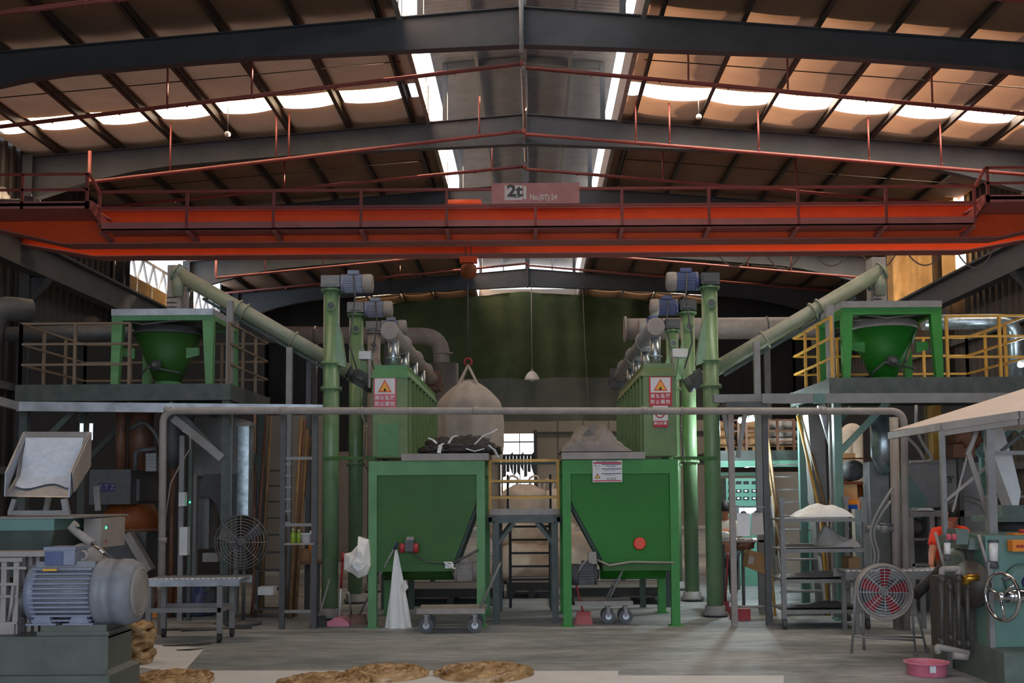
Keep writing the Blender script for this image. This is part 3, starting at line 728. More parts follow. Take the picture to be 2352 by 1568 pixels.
# warning signs
def wsign(x0, y0, x1, y1, d, red, lab, full=True):
    s_ = T('warning_sign', lab, 'sign'); W_ = x1-x0; H_ = y1-y0
    pq(MB(), x0, y0, x1, y1, d, .012).build('plate', red, s_)
    pq(MB(), x0+W_*.06, y0+H_*.025, x1-W_*.06, y0+H_*.54, d-.002).build('white_field', 'signw', s_)
    xm = (x0+x1)/2; g = tri(xm-W_*.31, y0+H_*.06, xm+W_*.31, y0+H_*.48, d-.004, 'redorange', 'signy', s_)
    c = P(xm, y0+H_*.41, d-.008); q = MB(); q.cyl(c, c+Vector((0, .002, 0)), .016, n=12); q.bx(c.x-.004, c.x+.004, c.y, c.y+.002, c.z, c.z+.03); q.build('pictogram', 'black', s_)
    for k, (s1, yy) in enumerate((('高空坠落', .665), ('防止砸伤', .865))):
        for i, ch in enumerate(s1):
            text(ch, P(x0+W_*(.16+.225*i), y0+H_*yy, d-.004), H_/2500*d*.155, 'signw', s_, name='character', bold=.0012)
wsign(858, 867, 910, 937, 14.375, 'signrf', 'faded red warning sign with yellow triangle on the left green bin')
wsign(1491, 865, 1543, 932, 14.375, 'signr', 'bright red warning sign with yellow triangle on the right green bin')
s_ = T('prohibition_sign', 'small white sign with a prohibition ring and red strip, under the bright red warning sign', 'sign')
pq(MB(), 1500, 931.5, 1534, 966, 14.37, .012).build('white_field', 'signw', s_)
pq(MB(), 1501, 966, 1534, 981, 14.37, .012).build('red_strip', 'signr', s_)
c = P(1516, 948, 14.365); q = MB(); q.ring(c, (0, 1, 0), .06, .007, 24, 6); q.bar(c+Vector((-.04, 0, .04)), c+Vector((.04, 0, -.04)), .012, .004); q.build('prohibition_ring', 'signr', s_)
text('禁止倚靠', P(1517, 972, 14.367), .043, 'signw', s_, bold=.001)

# horizontal screw tubes with round end plates above the bins
def toptube(px, mt, lab, endm):
    t = T('screw_tube', lab, 'conveyor'); d = 14.5; x = P(px, 760, d).x; z = P(px, 760 if px < 1200 else 751, d).z; r = .118
    q = MB(); q.cyl((x, d, z), (x, 20.6, z-.02), r, n=28); q.build('tube', mt, t)
    q = MB(); q.lathe((x, d-.03, z), (0, 1, 0), [(r*.93, 0), (r*1.06, .01), (r*1.06, .045)], 32); q.build('end_plate', 'lampwhite' if 0 else 'greywarm', t)
    for y in (15.9, 17.6, 19.3): q = MB(); q.ring((x, y, z), (0, 1, 0), r+.01, .02, 26, 6); q.build('flange', mt, t)
    for y in (14.75, 16.0, 17.25, 18.4):
        q = MB(); q.cyl((x+.02, y, z-.1), (x+.02, y, 3.24), .075, n=18); q.lathe((x+.02, y, 3.44), (0, 0, 1), [(.1, -.015), (.1, .0)], 20); q.build('drop_pipe', 'galv', t)
    q = MB(); q.bx(x-.16, x+.16, 20.55, 21.0, z-.22, z+.14); q.build('gearbox', endm, t)
    motor(t, (x, 21.0, z-.05), (0, 1, 0), .16, .4, endm, endm, 'motor')
    return t
toptube(895, 'greywarm', 'horizontal grey screw tube with a round white end plate above the left green bin', 'brown')
toptube(1506, 'grey', 'horizontal grey screw tube with a round end plate above the right green bin', 'greydark')

# vertical screw conveyors: three on each side, one behind another
words = ['nearest', 'middle', 'farthest']
def vscrew(sgn):
    X = -2.61 if sgn < 0 else 2.33; first = None
    for k, d in enumerate((14.1, 16.1, 17.9)):
        side = 'left' if sgn < 0 else 'right'
        lab = '%s green vertical screw conveyor of the %s row, with %s motor on top' % (words[k], side, 'a grey' if sgn < 0 else 'a blue')
        z1 = 4.28; t = T('vertical_screw_conveyor', lab, 'conveyor', None); r = .105
        bodym = 'greentube' if k < 2 else ('greywarm' if sgn < 0 else 'greentube')
        q = MB(); q.cyl((X, d, .1), (X, d, z1), r, n=28); q.build('tube', bodym, t)
        for z in (z1-.04, 3.28, 2.02 if k else 2.95):
            q = MB(); q.lathe((X, d, z), (0, 0, 1), [(r+.035, 0), (r+.035, .02)], 26)
            for i in range(8): a = i*math.pi/4; q.cyl((X+math.cos(a)*(r+.02), d+math.sin(a)*(r+.02), z-.02), (X+math.cos(a)*(r+.02), d+math.sin(a)*(r+.02), z+.04), .009, n=6)
            q.build('flange', bodym, t)
        q = MB(); q.lathe((X, d, .02), (0, 0, 1), [(.17, 0), (.17, .03), (.13, .05), (.13, .12)], 24); q.build('base', 'grey', t)
        q = MB(); q.bx(X-.12, X+.12, d-.13, d+.13, z1+.0, z1+.15); q.bx(X-.09, X+.09, d-.15, d-.13, z1+.03, z1+.12); q.build('gearbox', 'greydark' if sgn > 0 else 'grey', t)
        c = Vector((X-sgn*.12, d, z1+.06))
        if sgn < 0: motor(t, c, (1, 0, 0), .125, .42, 'motorgrey', 'greywarm')
        else: motor(t, (X-.14, d, z1+.06), (-1, 0, 0), .125, .42, 'motorblue', 'greywarm')
        q = MB(); q.lathe((X+.01, d-r+.015, z1-.25), (0, -1, 0), [(.068, 0), (.068, .03), (.045, .03), (.045, .028)], 22); q.build('inspection_port', bodym, t)
        q = MB(); q.cyl((X+.01, d-r-.0, z1-.25), (X+.01, d-r-.018, z1-.25), .042, n=20); q.build('port_glass', 'greydark', t)
        # inlet chute from the hopper and diverter leg near the top
        q = MB(); q.prism([(X-sgn*.05, d-.08, z1-.35), (X-sgn*.13, d-.08, z1-.6), (X-sgn*.2, d-.08, z1-1.05), (X-sgn*.05, d-.08, z1-1.0)], (0, .16, 0)); q.build('outlet_chute', bodym, t)
        # hanging motor cable
        a = Vector((X-sgn*.3, d-.12, z1+.15)); q = MB(); q.tube([a, a+Vector((-sgn*.03, -.03, -.3)), a+Vector((sgn*.05, 0, -.9)), a+Vector((-sgn*.05, .05, -1.25))], .011, 6); q.build('cable', 'greydark', t)
vscrew(-1); vscrew(1)
# the darker lower tubes seen between
# link beam tying columns to hopper frames
for x0, x1, nm in ((740, 862, 'left'), (1548, 1648, 'right')):
    q = MB(); q.pbx(x0, 1048, x1, 1055, 13.9, 13.98); tag(q.build('tie_beam', 'greendusty'), 'thin green tie beam between the %s green hopper and the nearest screw conveyor' % nm, 'beam')

# inclined screw conveyors
def incl(A, B, r, lab, duct, ports, sgn):
    t = T('inclined_screw_conveyor', lab, 'conveyor'); A = Vector(A); B = Vector(B); ax = (B-A).normalized(); L = (B-A).length
    q = MB(); q.cyl(A, B, r, n=28); q.build('tube', 'greenpale', t)
    for f in (.0, .36, .40, .68):
        q = MB(); p = A+ax*(L*f); q.lathe(p, ax, [(r+.03, -.012), (r+.03, .012)], 26); q.build('flange', 'greenpale', t)
    q = MB(); p = A+ax*.04; q.blob(p, .1, .1, .11, 0); q.cyl(p+Vector((0, 0, -.02)), (p.x, p.y, p.z-.32), .098, .07, n=20); q.build('outlet_spout', 'greenpale', t)
    dn = Vector((ax.z, 0, -ax.x)); dn = dn if dn.z < 0 else -dn
    q = MB(); q.bar(A+ax*.5+dn*(r+.03), A+ax*(L*.95)+dn*(r+.03), .03, .04)
    for i in range(9): q.bar(A+ax*(L*(.1+.1*i))+dn*r, A+ax*(L*(.1+.1*i))+dn*(r+.05), .04)
    q.build('underside_rail', 'greendark', t)
    # lower drive
    q = MB(); q.cyl(B, B+ax*.1, r*.8, n=18); q.build('coupling', 'greydark', t)
    motor(t, B+ax*.1, ax, .11, .3, 'greydark', 'greydark', 'drive_motor')
    return t
A = P(404, 625, 14.9); B = P(800, 853, 15.1); incl(A, B, .1, 'long pale green conveyor tube sloping down from the upper left to the green columns', (0, P(400, 712, 14.9).z), 3, -1)
A = P(2026, 622, 14.9); B = P(1632, 854, 15.1); incl(A, B, .105, 'long pale green conveyor tube sloping down from the upper right to the green columns', (0, P(2020, 690, 14.9).z), 3, 1)
for (x0, y0, x1, y1, nm) in ((384, 608, 416, 712, 'left'), (2004, 590, 2036, 694, 'right')):
    q = MB(); q.pbx(x0, y0, x1, y1, 14.98, 15.26); t = T('vent_stack', 'pale square duct standing on top of the %s cone hopper frame' % nm, 'duct'); q.build('casing', 'greywarm', t)
    q = MB()
    for y in (y1-30, y1-18, y1-8): q.pbx(x0-2, y, x0+22, y+2, 14.98, 15.02)
    q.build('collar', 'grey', t)
# junction boxes and brackets near upper motors
for (x0, y0, x1, y1, nm) in ((824, 806, 852, 824, 'left'), (1545, 800, 1580, 818, 'right')):
    q = MB(); t = T('cable_tray_box', 'small white box on a bent bracket beside the %s green bin' % nm, 'box'); q.pbx(x0, y0, x1, y1, 14.6, 14.85); q.build('box', 'white', t)
    q = MB(); q.pbx(x1-6 if x0 < 1000 else x0, y1, x1 if x0 < 1000 else x0+6, y1+66, 14.6, 14.66); q.build('bracket', 'greywarm', t)
# large air ducts behind
def duct(pts, r, mt, lab, fl=()):
    t = T('air_duct', lab, 'duct'); q = MB(); q.tube(arc(pts, r*2.2, 7), r, 22); q.build('pipe', mt, t)
    for f in (.3, .7):
        p = Vector(pts[0]).lerp(Vector(pts[1]), f)
        if p.z > 2.5 and p.y > 18: q = MB(); q.bx(p.x-.05, p.x+.05, p.y-.05, p.y+.05, 0, p.z-r); q.ring(p, Vector(pts[1])-Vector(pts[0]), r+.012, .012, 24, 6); q.build('stand', 'greydark', t)
    for p, ax in fl: q = MB(); q.lathe(p, ax, [(r+.04, -.02), (r+.04, .02)], 24); q.build('flange', mt, t)
duct([P(600, 768, 25.8), P(1012, 772, 25.8), P(1020, 960, 25.8)], .2, 'greywarm', 'grey air duct behind the left conveyors, bending down near the hanging bag', [(P(1018, 812, 25.8), (0, 0, 1))])
q = MB(); q.cyl(P(1020, 835, 25.8), Vector((P(1024, 1060, 25.8).x, 25.8, 0)), .34, n=26); tag(q.build('cyclone_pipe', 'greydark'), 'wide dark pipe standing below the bend of the left air duct', 'pipe')
duct([P(1434, 756, 19.5), P(1900, 752, 19.5)], .195, 'greywarm', 'wide grey air duct behind the right conveyors, closed by a flange', [(P(1436, 756, 19.5), (1, 0, 0))])
duct([P(20, 768, 17), P(330, 762, 17)], .12, 'greydark', 'dark horizontal duct behind the left railing')
duct([P(-30, 800, 17.2), P(-12, 705, 17.2), P(70, 715, 17.6)], .2, 'greydark', 'big dark duct elbow at the far left edge')
duct([P(2120, 741, 16.8), P(2330, 738, 16.8), P(2336, 880, 16.8)], .12, 'galv', 'shiny galvanised duct behind the right railing, turning down at the edge')

# ---- cone hoppers on the platforms
def cone(x0, x1, d, yt, ym, yb, mt, sgn, lab, cx0, cx1, bx0, bx1):
    t = T('cone_hopper', lab, 'hopper'); dep = 1.25
    a, b_ = P(x0, yt, d).x, P(x1, yt, d).x; z2 = P(x0, yt, d).z; z1 = z2-.085; zm = P(x0, ym, d).z; z0 = DZ_
    q = MB(); q.bx(a, b_, d-.02, d+dep, z1, z2); q.build('top_channel', 'silver' if sgn < 0 else 'grey', t)
    q = MB()
    for y in (d, d+dep-.12): q.bx(a, b_, y, y+.1, zm, z1)
    q.bx(a, a+.08, d+.1, d+dep-.12, zm, z1); q.bx(b_-.08, b_, d+.1, d+dep-.12, zm, z1); q.build('top_beam', mt, t)
    for y in (d, d+dep-.12):
        for s_, x in ((1, a), (-1, b_)):
            q = MB(); q.prism([(x, y+.002, zm+.002), (x+s_*.14, y+.002, zm+.002), (x+s_*.09, y+.002, z0), (x, y+.002, z0)], (0, .1, 0)); q.build('leg', mt, t)
    c0, c1 = P(cx0, 750, d+.5).x, P(cx1, 750, d+.5).x; rc = (c1-c0)/2; xc = (c0+c1)/2; zc = zm-.02; zb = P(x0, yb, d+.5).z; rb = (P(bx1, 800, d+.5).x-P(bx0, 800, d+.5).x)/2
    q = MB(); q.lathe((xc, d+.62, zb), (0, 0, 1), [(rb, 0), (rc, zc-zb-.1)], 36); q.build('cone', 'greendusty' if sgn < 0 else 'green', t)
    q = MB(); q.lathe((xc, d+.62, zc-.1), (0, 0, 1), [(rc+.03, 0), (rc+.03, .03), (rc, .04), (rc, .1)], 36); q.build('rim', 'greydark' if sgn < 0 else 'greywarm', t)
    q = MB(); q.cyl((xc, d+.62, zb-.12), (xc, d+.62, zb), rb, n=24); q.build('outlet', mt, t)
    for s_ in (-1, 1):
        q = MB(); p = Vector((xc+s_*rc*.78, d+.3, zc-.3)); q.prism([p, p+Vector((s_*.16, 0, 0)), p+Vector((s_*.16, 0, -.1)), p+Vector((-s_*.0, 0, -.14))], (0, .06, 0)); q.build('lug', mt, t)
    q = MB(); p = Vector((xc+sgn*-.0-.02, d+.62-rb-.22, zb+.18)); q.lathe(p, (0, -1, 0), [(.07, 0), (.07, .05), (.03, .06), (.03, .1)], 18); q.tube([p+Vector((-.25, .02, -.16)), p+Vector((-.1, -.04, -.02)), p+Vector((.3, 0, -.1))], .016, 6); q.build('valve', 'greydark', t)
    # back legs braces, cables
    q = MB(); q.tube([(xc-rc*.9, d+.05, zc+.02), (xc-rc*.3, d+.02, zc-.03), (xc+rc*.5, d+.02, zc+.01), (xc+rc*.95, d+.04, zc+.03)], .014, 6); q.build('cable', 'greydark', t)
    return t
DZ_ = P(400, 884, 13.9).z
cone(257, 490, 13.9, 710, 736, 876, 'greenlight', -1, 'green cone hopper in a silver topped frame on the left platform', 306, 456, 362, 420)
DZ_ = P(2050, 870, 13.9).z
cone(1933, 2162, 13.9, 692, 722, 866, 'greenfresh', 1, 'green cone hopper in a grey topped frame on the right platform', 1958, 2108, 2004, 2062)
q = MB(); c = P(2092, 800, 14.2); q.bar(P(2108, 745, 14.3), P(2078, 835, 14.3), .05, .03); tag(q.build('chrome_chute', 'chrome'), 'shiny metal strip leaning against the right green cone', 'chute')

# ---- mezzanine platforms with railings
def plat(side):
    L_ = side == 'left'; t = T('platform', '%s raised steel platform carrying a green cone hopper' % side, 'platform')
    x0, x1 = ((-6.45, -3.77) if L_ else (3.72, 9.3)); zt = P(300 if L_ else 2000, 884 if L_ else 869, 13.6).z; d0, d1 = 13.55, 15.6
    q = MB(); q.bx(x0, x1, d0, d1, zt-.04, zt); q.build('deck', 'greydark', t)
    q = MB()
    for y in (d0-.012, d1-.08): q.bx(x0-.005, x1+.005, y, y+.07, zt-.2, zt+.006)
    for x in (x0, x1-.06, (x0+x1)/2): q.bx(x, x+.06, d0+.06, d1-.08, zt-.2, zt-.04)
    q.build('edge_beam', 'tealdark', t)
    xs = (-6.38, -3.84) if L_ else (3.83, 6.4, 9.2)
    for x in xs:
        for y in (d0+.06, d1-.2):
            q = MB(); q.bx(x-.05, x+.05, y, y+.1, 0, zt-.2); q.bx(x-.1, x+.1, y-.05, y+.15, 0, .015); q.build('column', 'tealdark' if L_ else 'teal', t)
            for s_ in (-1, 1):
                if (x == xs[0] and s_ < 0) or (x == xs[-1] and s_ > 0): continue
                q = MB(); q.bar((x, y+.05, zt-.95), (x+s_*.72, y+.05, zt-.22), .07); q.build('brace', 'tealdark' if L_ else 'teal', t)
    # railing
    r = T('railing', '%s tan pipe railing round the raised platform' % side, 'railing'); H = .78; nn = 3
    lines = [((x0+.03, d0+.03), (x0+.03, d1-.05)), ((x0+.03, d1-.05), (x1-.03, d1-.05))]
    if L_: lines += [((-6.42, d0+.03), (-5.05, d0+.03)), ((x1-.03, d0+.03), (x1-.03, d1-.05))]
    else: lines = [((3.77, d0+.03), (3.77, d1-.05)), ((3.77, d1-.05), (6.26, d1-.05)), ((5.22, d0+.03), (9.2, d0+.03)), ((6.26, d0+.1), (6.26, d1-.05))]
    for a, b_ in lines:
        L2 = math.dist(a, b_); k = max(2, round(L2/.62))
        for i in range(3):
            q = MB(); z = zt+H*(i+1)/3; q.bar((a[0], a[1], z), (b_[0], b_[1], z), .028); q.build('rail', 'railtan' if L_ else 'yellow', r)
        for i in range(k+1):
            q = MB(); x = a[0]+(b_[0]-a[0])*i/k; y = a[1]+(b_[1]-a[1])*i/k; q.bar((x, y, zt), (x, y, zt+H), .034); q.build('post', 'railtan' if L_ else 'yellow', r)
    return t
plat('left'); plat('right')
# long beams in front of the platforms
t = T('steel_beam', 'silver blue steel beam across the left side below the platform', 'beam'); q = MB(); A = P(40, 933, 13.3); B = P(742, 940, 13.3); q.bar(A+Vector((0, 0, 0)), B, .06, .115); q.build('beam', 'silver', t)
q = MB(); q.bar(P(-60, 905, 12.6), P(42, 933, 13.3), .06, .1); q.build('return_beam', 'grey', t)
t = T('steel_beam', 'long pale grey steel beam across the right side below the platform', 'beam'); q = MB(); q.bar(P(1750, 915, 13.3), P(2420, 913, 13.3), .06, .118); q.build('beam', 'grey', t)
q = MB(); q.pbx(1870, 903, 1896, 927, 13.24, 13.27)
for i in range(4):
    for j in range(3): c = P(1875+5.5*i, 907+7*j, 13.24); q.cyl(c, c+Vector((0, -.008, 0)), .008, n=6)
q.build('splice_plate', 'teal', t)
t = T('cross_beam', 'grey cross beam between the right screw conveyor and the long pale beam', 'beam'); q = MB(); q.pbx(1640, 905, 1752, 924, 13.75, 13.85); q.build('beam', 'grey', t)
q = MB(); q.pbx(1668, 922, 1762, 936, 13.4, 14.2); q.build('shelf_plate', 'greydark', t)
# the slender posts holding up the conveyors
def post(x0, y0, x1, y1, d, m_, lab, th=.06, grp=None, floor=True):
    q = MB(); q.pbx(x0, y0, x1, y1, d, d+th, floor); return tag(q.build('steel_post', m_), lab, 'post', grp)
post(657, 797, 670, 900, 14.8, 'grey', 'grey post under the left sloping conveyor, left one of two', .08)
post(703, 828, 714, 900, 15.2, 'greydark', 'dark post under the left sloping conveyor, right one of two', .08)
post(1733, 784, 1747, 920, 14.6, 'grey', 'grey post holding up the right sloping conveyor', .08)
post(1900, 700, 1917, 880, 13.8, 'grey', 'tall grey post at the left corner of the right platform', .08)
post(519, 690, 533, 880, 13.75, 'grey', 'tall grey post at the right corner of the left platform', .08)
post(1677, 945, 1690, 1430, 13.05, 'greywarm', 'slim grey post carrying the two clipboards on its right', .06)
post(1756, 945, 1769, 1430, 13.05, 'greydark', 'slim dark post left of the steel stairs', .06)
q = MB(); q.bar(P(1690, 1163, 13.08), P(1757, 1164, 13.08), .02); tag(q.build('hanging_bar', 'grey'), 'thin horizontal bar between two slim posts with clipboards on it', 'bar')
q = MB(); q.bar(P(1662, 945, 13.1), P(1682, 1060, 13.1), .05); q.bar(P(1712, 945, 13.3), P(1695, 1050, 13.3), .05); tag(q.build('brace_pair', 'grey'), 'pair of steel braces meeting the slim post near the green column', 'brace')
# front pipe
t = T('water_pipe', 'long grey pipe crossing the whole view at mid height, bent down at both ends', 'pipe'); d = 12.6
a = P(375, 943, d); b_ = P(2076, 944, d); g0 = Vector((P(371, 1380, d).x, d, 0)); g1 = Vector((P(2080, 1380, d).x, d, 0))
q = MB(); q.tube(arc([g0, a, b_, g1], .16, 8), .042, 16); q.build('pipe', 'greywarm', t)
for px in (375, 640, 1082, 1470, 1880): q = MB(); c = P(px+10, 943, d); q.cyl(c-Vector((.035, 0, 0)), c+Vector((.035, 0, 0)), .047, n=16); q.build('coupling', 'greywarm', t)
for z in (1.05, .5): q = MB(); q.cyl((g0.x, d, z), (g0.x, d, z+.06), .05, n=16); q.build('coupling', 'greywarm', t)
q = MB(); q.cyl(Vector((P(2055, 1200, 12.75).x, 12.75, 0)), P(2053, 958, 12.75), .052, n=16); tag(q.build('stand_pipe', 'greywarm'), 'grey vertical pipe just left of the right end of the long pipe', 'pipe')
for px, nm in ((1566, 'right'), (832, 'left')):
    q = MB(); c = P(px, 944, 12.6); q.ring(c, (1, 0, 0), .05, .008, 16, 6); q.tube([c+Vector((0, 0, -.05)), c+Vector((.01, .2, -.15))], .01, 6); q.bar(c+Vector((.01, .2, -.15)), P(px+4, 1052, 13.85), .03)
    tag(q.build('pipe_stay', 'greywarm'), 'upright stay with a clamp under the long pipe, %s of the centre' % nm, 'support')
# ---- centre platform between the hoppers
t = T('centre_platform', 'small dark green stand with yellow guard rails between the two hoppers', 'platform'); d0, d1 = 13.5, 15.0
x0, x1 = P(1119, 1190, d0).x, P(1290, 1190, d0).x; zt = P(1200, 1182, d0).z
q = MB(); q.bx(x0, x1, d0, d1, zt-.02, zt); q.build('deck', 'greydark', t)
q = MB(); q.bx(x0+.03, x1-.03, d0+.01, d0+.03, zt, zt+.075); q.build('kick_plate', 'greywarm', t)
q = MB(); q.bx(x0+.06, x1-.06, d0, d0+.06, zt-.1, zt-.02); q.bx(x0, x1, d1-.06, d1, zt-.1, zt-.02)
for x in (x0, x1-.09): q.bx(x, x+.09, d0-.01, d1, zt-.1, zt-.085); q.bx(x, x+.09, d0-.01, d1, zt-.03, zt-.02); q.bx(x, x+.012, d0-.01, d1, zt-.1, zt-.02); q.bx(x+.078, x+.09, d0-.01, d1, zt-.1, zt-.02)
q.build('frame', 'tealdark', t)
for x in (P(1139, 1300, d0).x, P(1275, 1300, d0).x):
    for y in (d0, d1-.1):
        q = MB(); q.bx(x-.04, x+.04, y, y+.08, 0, zt-.1); q.build('leg', 'tealdark', t)
for s_, px in ((1, 1145), (-1, 1269)):
    for y in (d0+.04, d1-.06): q = MB(); a = P(px, 1250, y); a.z = zt-.35; q.bar((a.x, y, a.z), (a.x+s_*.2, y, zt-.1), .045); q.build('brace', 'tealdark', t)
r = T('guard_rail', 'yellow guard rail on the small stand between the hoppers', 'railing')
for py in (1057, 1104, 1142):
    z = P(1200, py, d0).z
    for y in (d0+.05, d1-.1):
        q = MB(); q.bar((x0+.04, y, z), (x1-.04, y, z), .032); q.build('rail', 'yellow' if y < 14 else 'greendark', r)
for x in (x0+.035, x1-.04):
    q = MB(); q.bar((x, d0+.05, zt-.0), (x, d0+.05, P(1200, 1055, d0).z), .035); q.build('post', 'yellow', r)
for px in (1166, 1264):
    x = P(px, 1100, d1-.1).x; q = MB(); q.bar((x, d1-.1, zt), (x, d1-.1, P(1200, 1090, d1).z), .03); q.build('post', 'black', r)
t = T('ladder', 'black rung ladder behind the small stand in front of the bulk bags', 'ladder')
for px in (1172, 1264): q = MB(); x = P(px, 1300, 15.3).x; q.bx(x-.02, x+.02, 15.3, 15.36, 0, 1.35); q.build('stile', 'black', t)
for k in range(6): q = MB(); z = P(1200, 1209+30.5*k, 15.3).z; q.bx(P(1172, 1300, 15.3).x, P(1264, 1300, 15.3).x, 15.31, 15.34, z-.014, z+.014); q.build('rung', 'black', t)
# ================================================================ bags, tools, trolleys near the hoppers
def gp(px, py): # point on the floor under a pixel
    v = ROT @ Vector(((px-CX)/F, -(py-CY)/F, -1.0)); t = -CAMZ/v.z
    return Vector((v.x*t, v.y*t, 0))
# black bags on the left lid
zl = P(1020, 1041, 13.05).z
t = T('black_bag_pile', 'pile of folded black woven bags with white straps on the left hopper lid', 'bags')
for i, (px, w_, h_, sx) in enumerate(((1000, 40, 20, 0), (1045, 60, 26, 1), (1095, 50, 30, 2), (1125, 26, 22, 3), (1030, 55, 42, 4), (1080, 50, 46, 5))):
    c = P(px, 1040, 13.3+.06*i); q = MB(); q.blob((c.x, c.y+.1, zl+h_/2500*13.3*.42), w_/2500*13.3, .26, h_/2500*13.3*.55, .3, 3.2, i*3+1, .2, 34, 18); q.build('folded_bag', 'blackbag', t)
for pts in (((1003, 1018), (995, 1010), (985, 1006)), ((1008, 1040), (1012, 1022), (1018, 1018)), ((1030, 1018), (1038, 1004), (1048, 1000)), ((1090, 1020), (1110, 1000), (1130, 992), (1142, 985)), ((1122, 1022), (1136, 1034), (1144, 1050)), ((1070, 1030), (1090, 1036), (1112, 1030))):
    q = MB(); v = [P(x, y, 12.98+.02*i) for i, (x, y) in enumerate(pts)]
    for a, b_ in zip(v, v[1:]): q.bar(a, b_, .045, .012)
    q.build('strap', 'white', t)
# grey tarp on the right lid
zl = P(1380, 1038, 13.05).z
t = T('grey_tarp', 'crumpled grey tarpaulin heaped on the right hopper lid', 'tarpaulin')
q = MB(); ca = P(1362, 1038, 13.6)
def fn(u, v):
    x = ca.x-.42+.86*u; y = 13.08+1.1*v
    prof = math.sin(math.pi*min(1, max(0, u)))**.5*math.sin(math.pi*min(.999, max(0.001, v)))**.4 if 0 < u < 1 and 0 < v < 1 else 0
    pk = .16+.1*noise.noise(Vector((x*3, y*3, 2)))+.16*math.exp(-((u-.62)**2)/.03)+.10*math.exp(-((u-.25)**2)/.02)
    cr = .05*abs(noise.noise(Vector((x*7+y*4, y*5-x*3, 5))))+.03*abs(noise.noise(Vector((x*15, y*9, 8))))
    return Vector((x+.02*noise.noise(Vector((x*9, y*9, 0))), y, zl+.01+prof*(pk+cr*1.6)))
q.grid(fn, 70, 44); q.build('sheet', 'tarp', t)
q = MB(); a = P(1352, 985, 13.3); q.add([a, a+Vector((-.1, .05, -.09)), a+Vector((.0, .02, -.13)), a+Vector((.09, .03, .09)), a+Vector((.08, 0, -.07))], [(0,1,2), (0,2,4), (0,4,3)]); q.build('raised_fold', 'tarp', t)

# white crumpled bag in front left of the left hopper
def sackcloth(lab, px, py, w_, h_, d, seed, name='white_sack', m_='sack'):
    t = T(name, lab, 'sack'); q = MB(); c = P(px, py, d); q.blob(c, w_/2500*d/2, .09, h_/2500*d/2, .55, 2.4, seed, 0, 40, 26); q.build('cloth', m_, t); return t, c
t = T('white_sack', 'crumpled white woven bag hanging at the left leg of the dull green hopper', 'sack'); q = MB()
A = [(822, 1232), (846, 1240), (848, 1262), (850, 1300), (842, 1320), (822, 1328), (808, 1316), (790, 1308), (789, 1272), (806, 1268), (822, 1250)]
c0 = P(825, 1285, 13.0); ring = [P(x, y, 13.02) for x, y in A]; v = []; N = len(ring)
for k in range(5):
    for i, p in enumerate(ring):
        f = k/4; pp = p.lerp(c0, f*.85); pp.y = 13.04-.12*math.sin(f*1.5)+.05*noise.noise(Vector((pp.x*12, pp.z*12, k))); v.append(pp)
fs = [(k*N+i, k*N+(i+1) % N, (k+1)*N+(i+1) % N, (k+1)*N+i) for k in range(4) for i in range(N)]+[tuple(range(4*N, 5*N))]
bk = [Vector((p.x, 13.16, p.z)) for p in ring]; v += bk; fs += [((i+1) % N, i, 5*N+i, 5*N+(i+1) % N) for i in range(N)]+[tuple(5*N+i for i in range(N))]
q.add(v, fs); q.build('cloth', 'sack', t)
# tall white cone of sheeting
t = T('white_sheet_bundle', 'tall white plastic sheet standing like a cone at the front of the dull green hopper', 'sheet'); q = MB()
g = gp(912, 1444); top = P(910, 1262, g.y+.1)
def fn(u, v):
    a = 2*math.pi*u; w_ = .115*(1-v)**.9+.012; k = 1+.28*math.sin(a*5+v*2)*(1-v*.5)+.1*math.sin(a*9)
    z = top.z*v; x = g.x+(top.x-g.x)*v
    return Vector((x+math.cos(a)*w_*k, g.y+.1+math.sin(a)*w_*k*.5, z))
q.grid(fn, 48, 18); q.build('sheet', 'sack', t)
q = MB(); p = P(930, 1330, g.y-.02); q.add([p, P(938, 1348, g.y-.03), P(928, 1362, g.y-.0), p+Vector((-.05, .06, -.08))], [(0,1,2), (0,2,3)]); q.build('loose_corner', 'sack', t)
# brooms and dustpans
def stick(pa, da, pb, db, r, m_, t, name='handle'):
    q = MB(); q.cyl(P(*pa, da), P(*pb, db), r, n=10); q.build(name, m_, t)
def lab_thing(name, lab, cat, grp=None): return T(name, lab, cat, grp)
t = T('dustpan', 'pink plastic dustpan with a red and white handle by the left green column', 'dustpan'); g = gp(776, 1438)
q = MB(); q.prism([(g.x-.15, g.y, 0), (g.x+.14, g.y, 0), (g.x+.12, g.y+.02, .05), (g.x+.04, g.y+.05, .10), (g.x-.05, g.y+.05, .10), (g.x-.13, g.y+.02, .05)], (0, .2, 0)); q.build('pan', 'pink', t)
q = MB(); a = Vector((g.x, g.y+.1, .1)); b_ = P(788, 1268, 13.1); m1 = a.lerp(b_, .45); q.cyl(a, m1, .011, n=10); q.build('lower_handle', 'white', t)
q = MB(); q.cyl(m1, b_, .013, n=10); q.cyl(a.lerp(b_, .86), b_, .018, n=10); q.build('upper_handle', 'red', t)
def broom(lab, head, top, dtop, hm, hdm, w_=.2, h_=.1, name='broom'):
    t = T(name, lab, 'broom'); g = gp(*head); q = MB()
    q.prism([(g.x-w_/2, g.y, 0), (g.x+w_/2, g.y, 0), (g.x+w_*.38, g.y+.02, h_), (g.x-w_*.38, g.y+.02, h_)], (0, .07, 0)); q.build('bristles', hm, t)
    q = MB(); a = Vector((g.x, g.y+.04, h_)); q.bx(g.x-w_*.38, g.x+w_*.38, g.y+.015, g.y+.09, h_-.01, h_+.03); q.build('head', hm, t)
    q = MB(); q.cyl(a, P(*top, dtop), .012, n=10); q.build('handle', hdm, t); return t
broom('black broom head lying left of the pink dustpan with a thin stick', (730, 1440), (757, 1330), 13.4, 'rubber', 'greywarm')
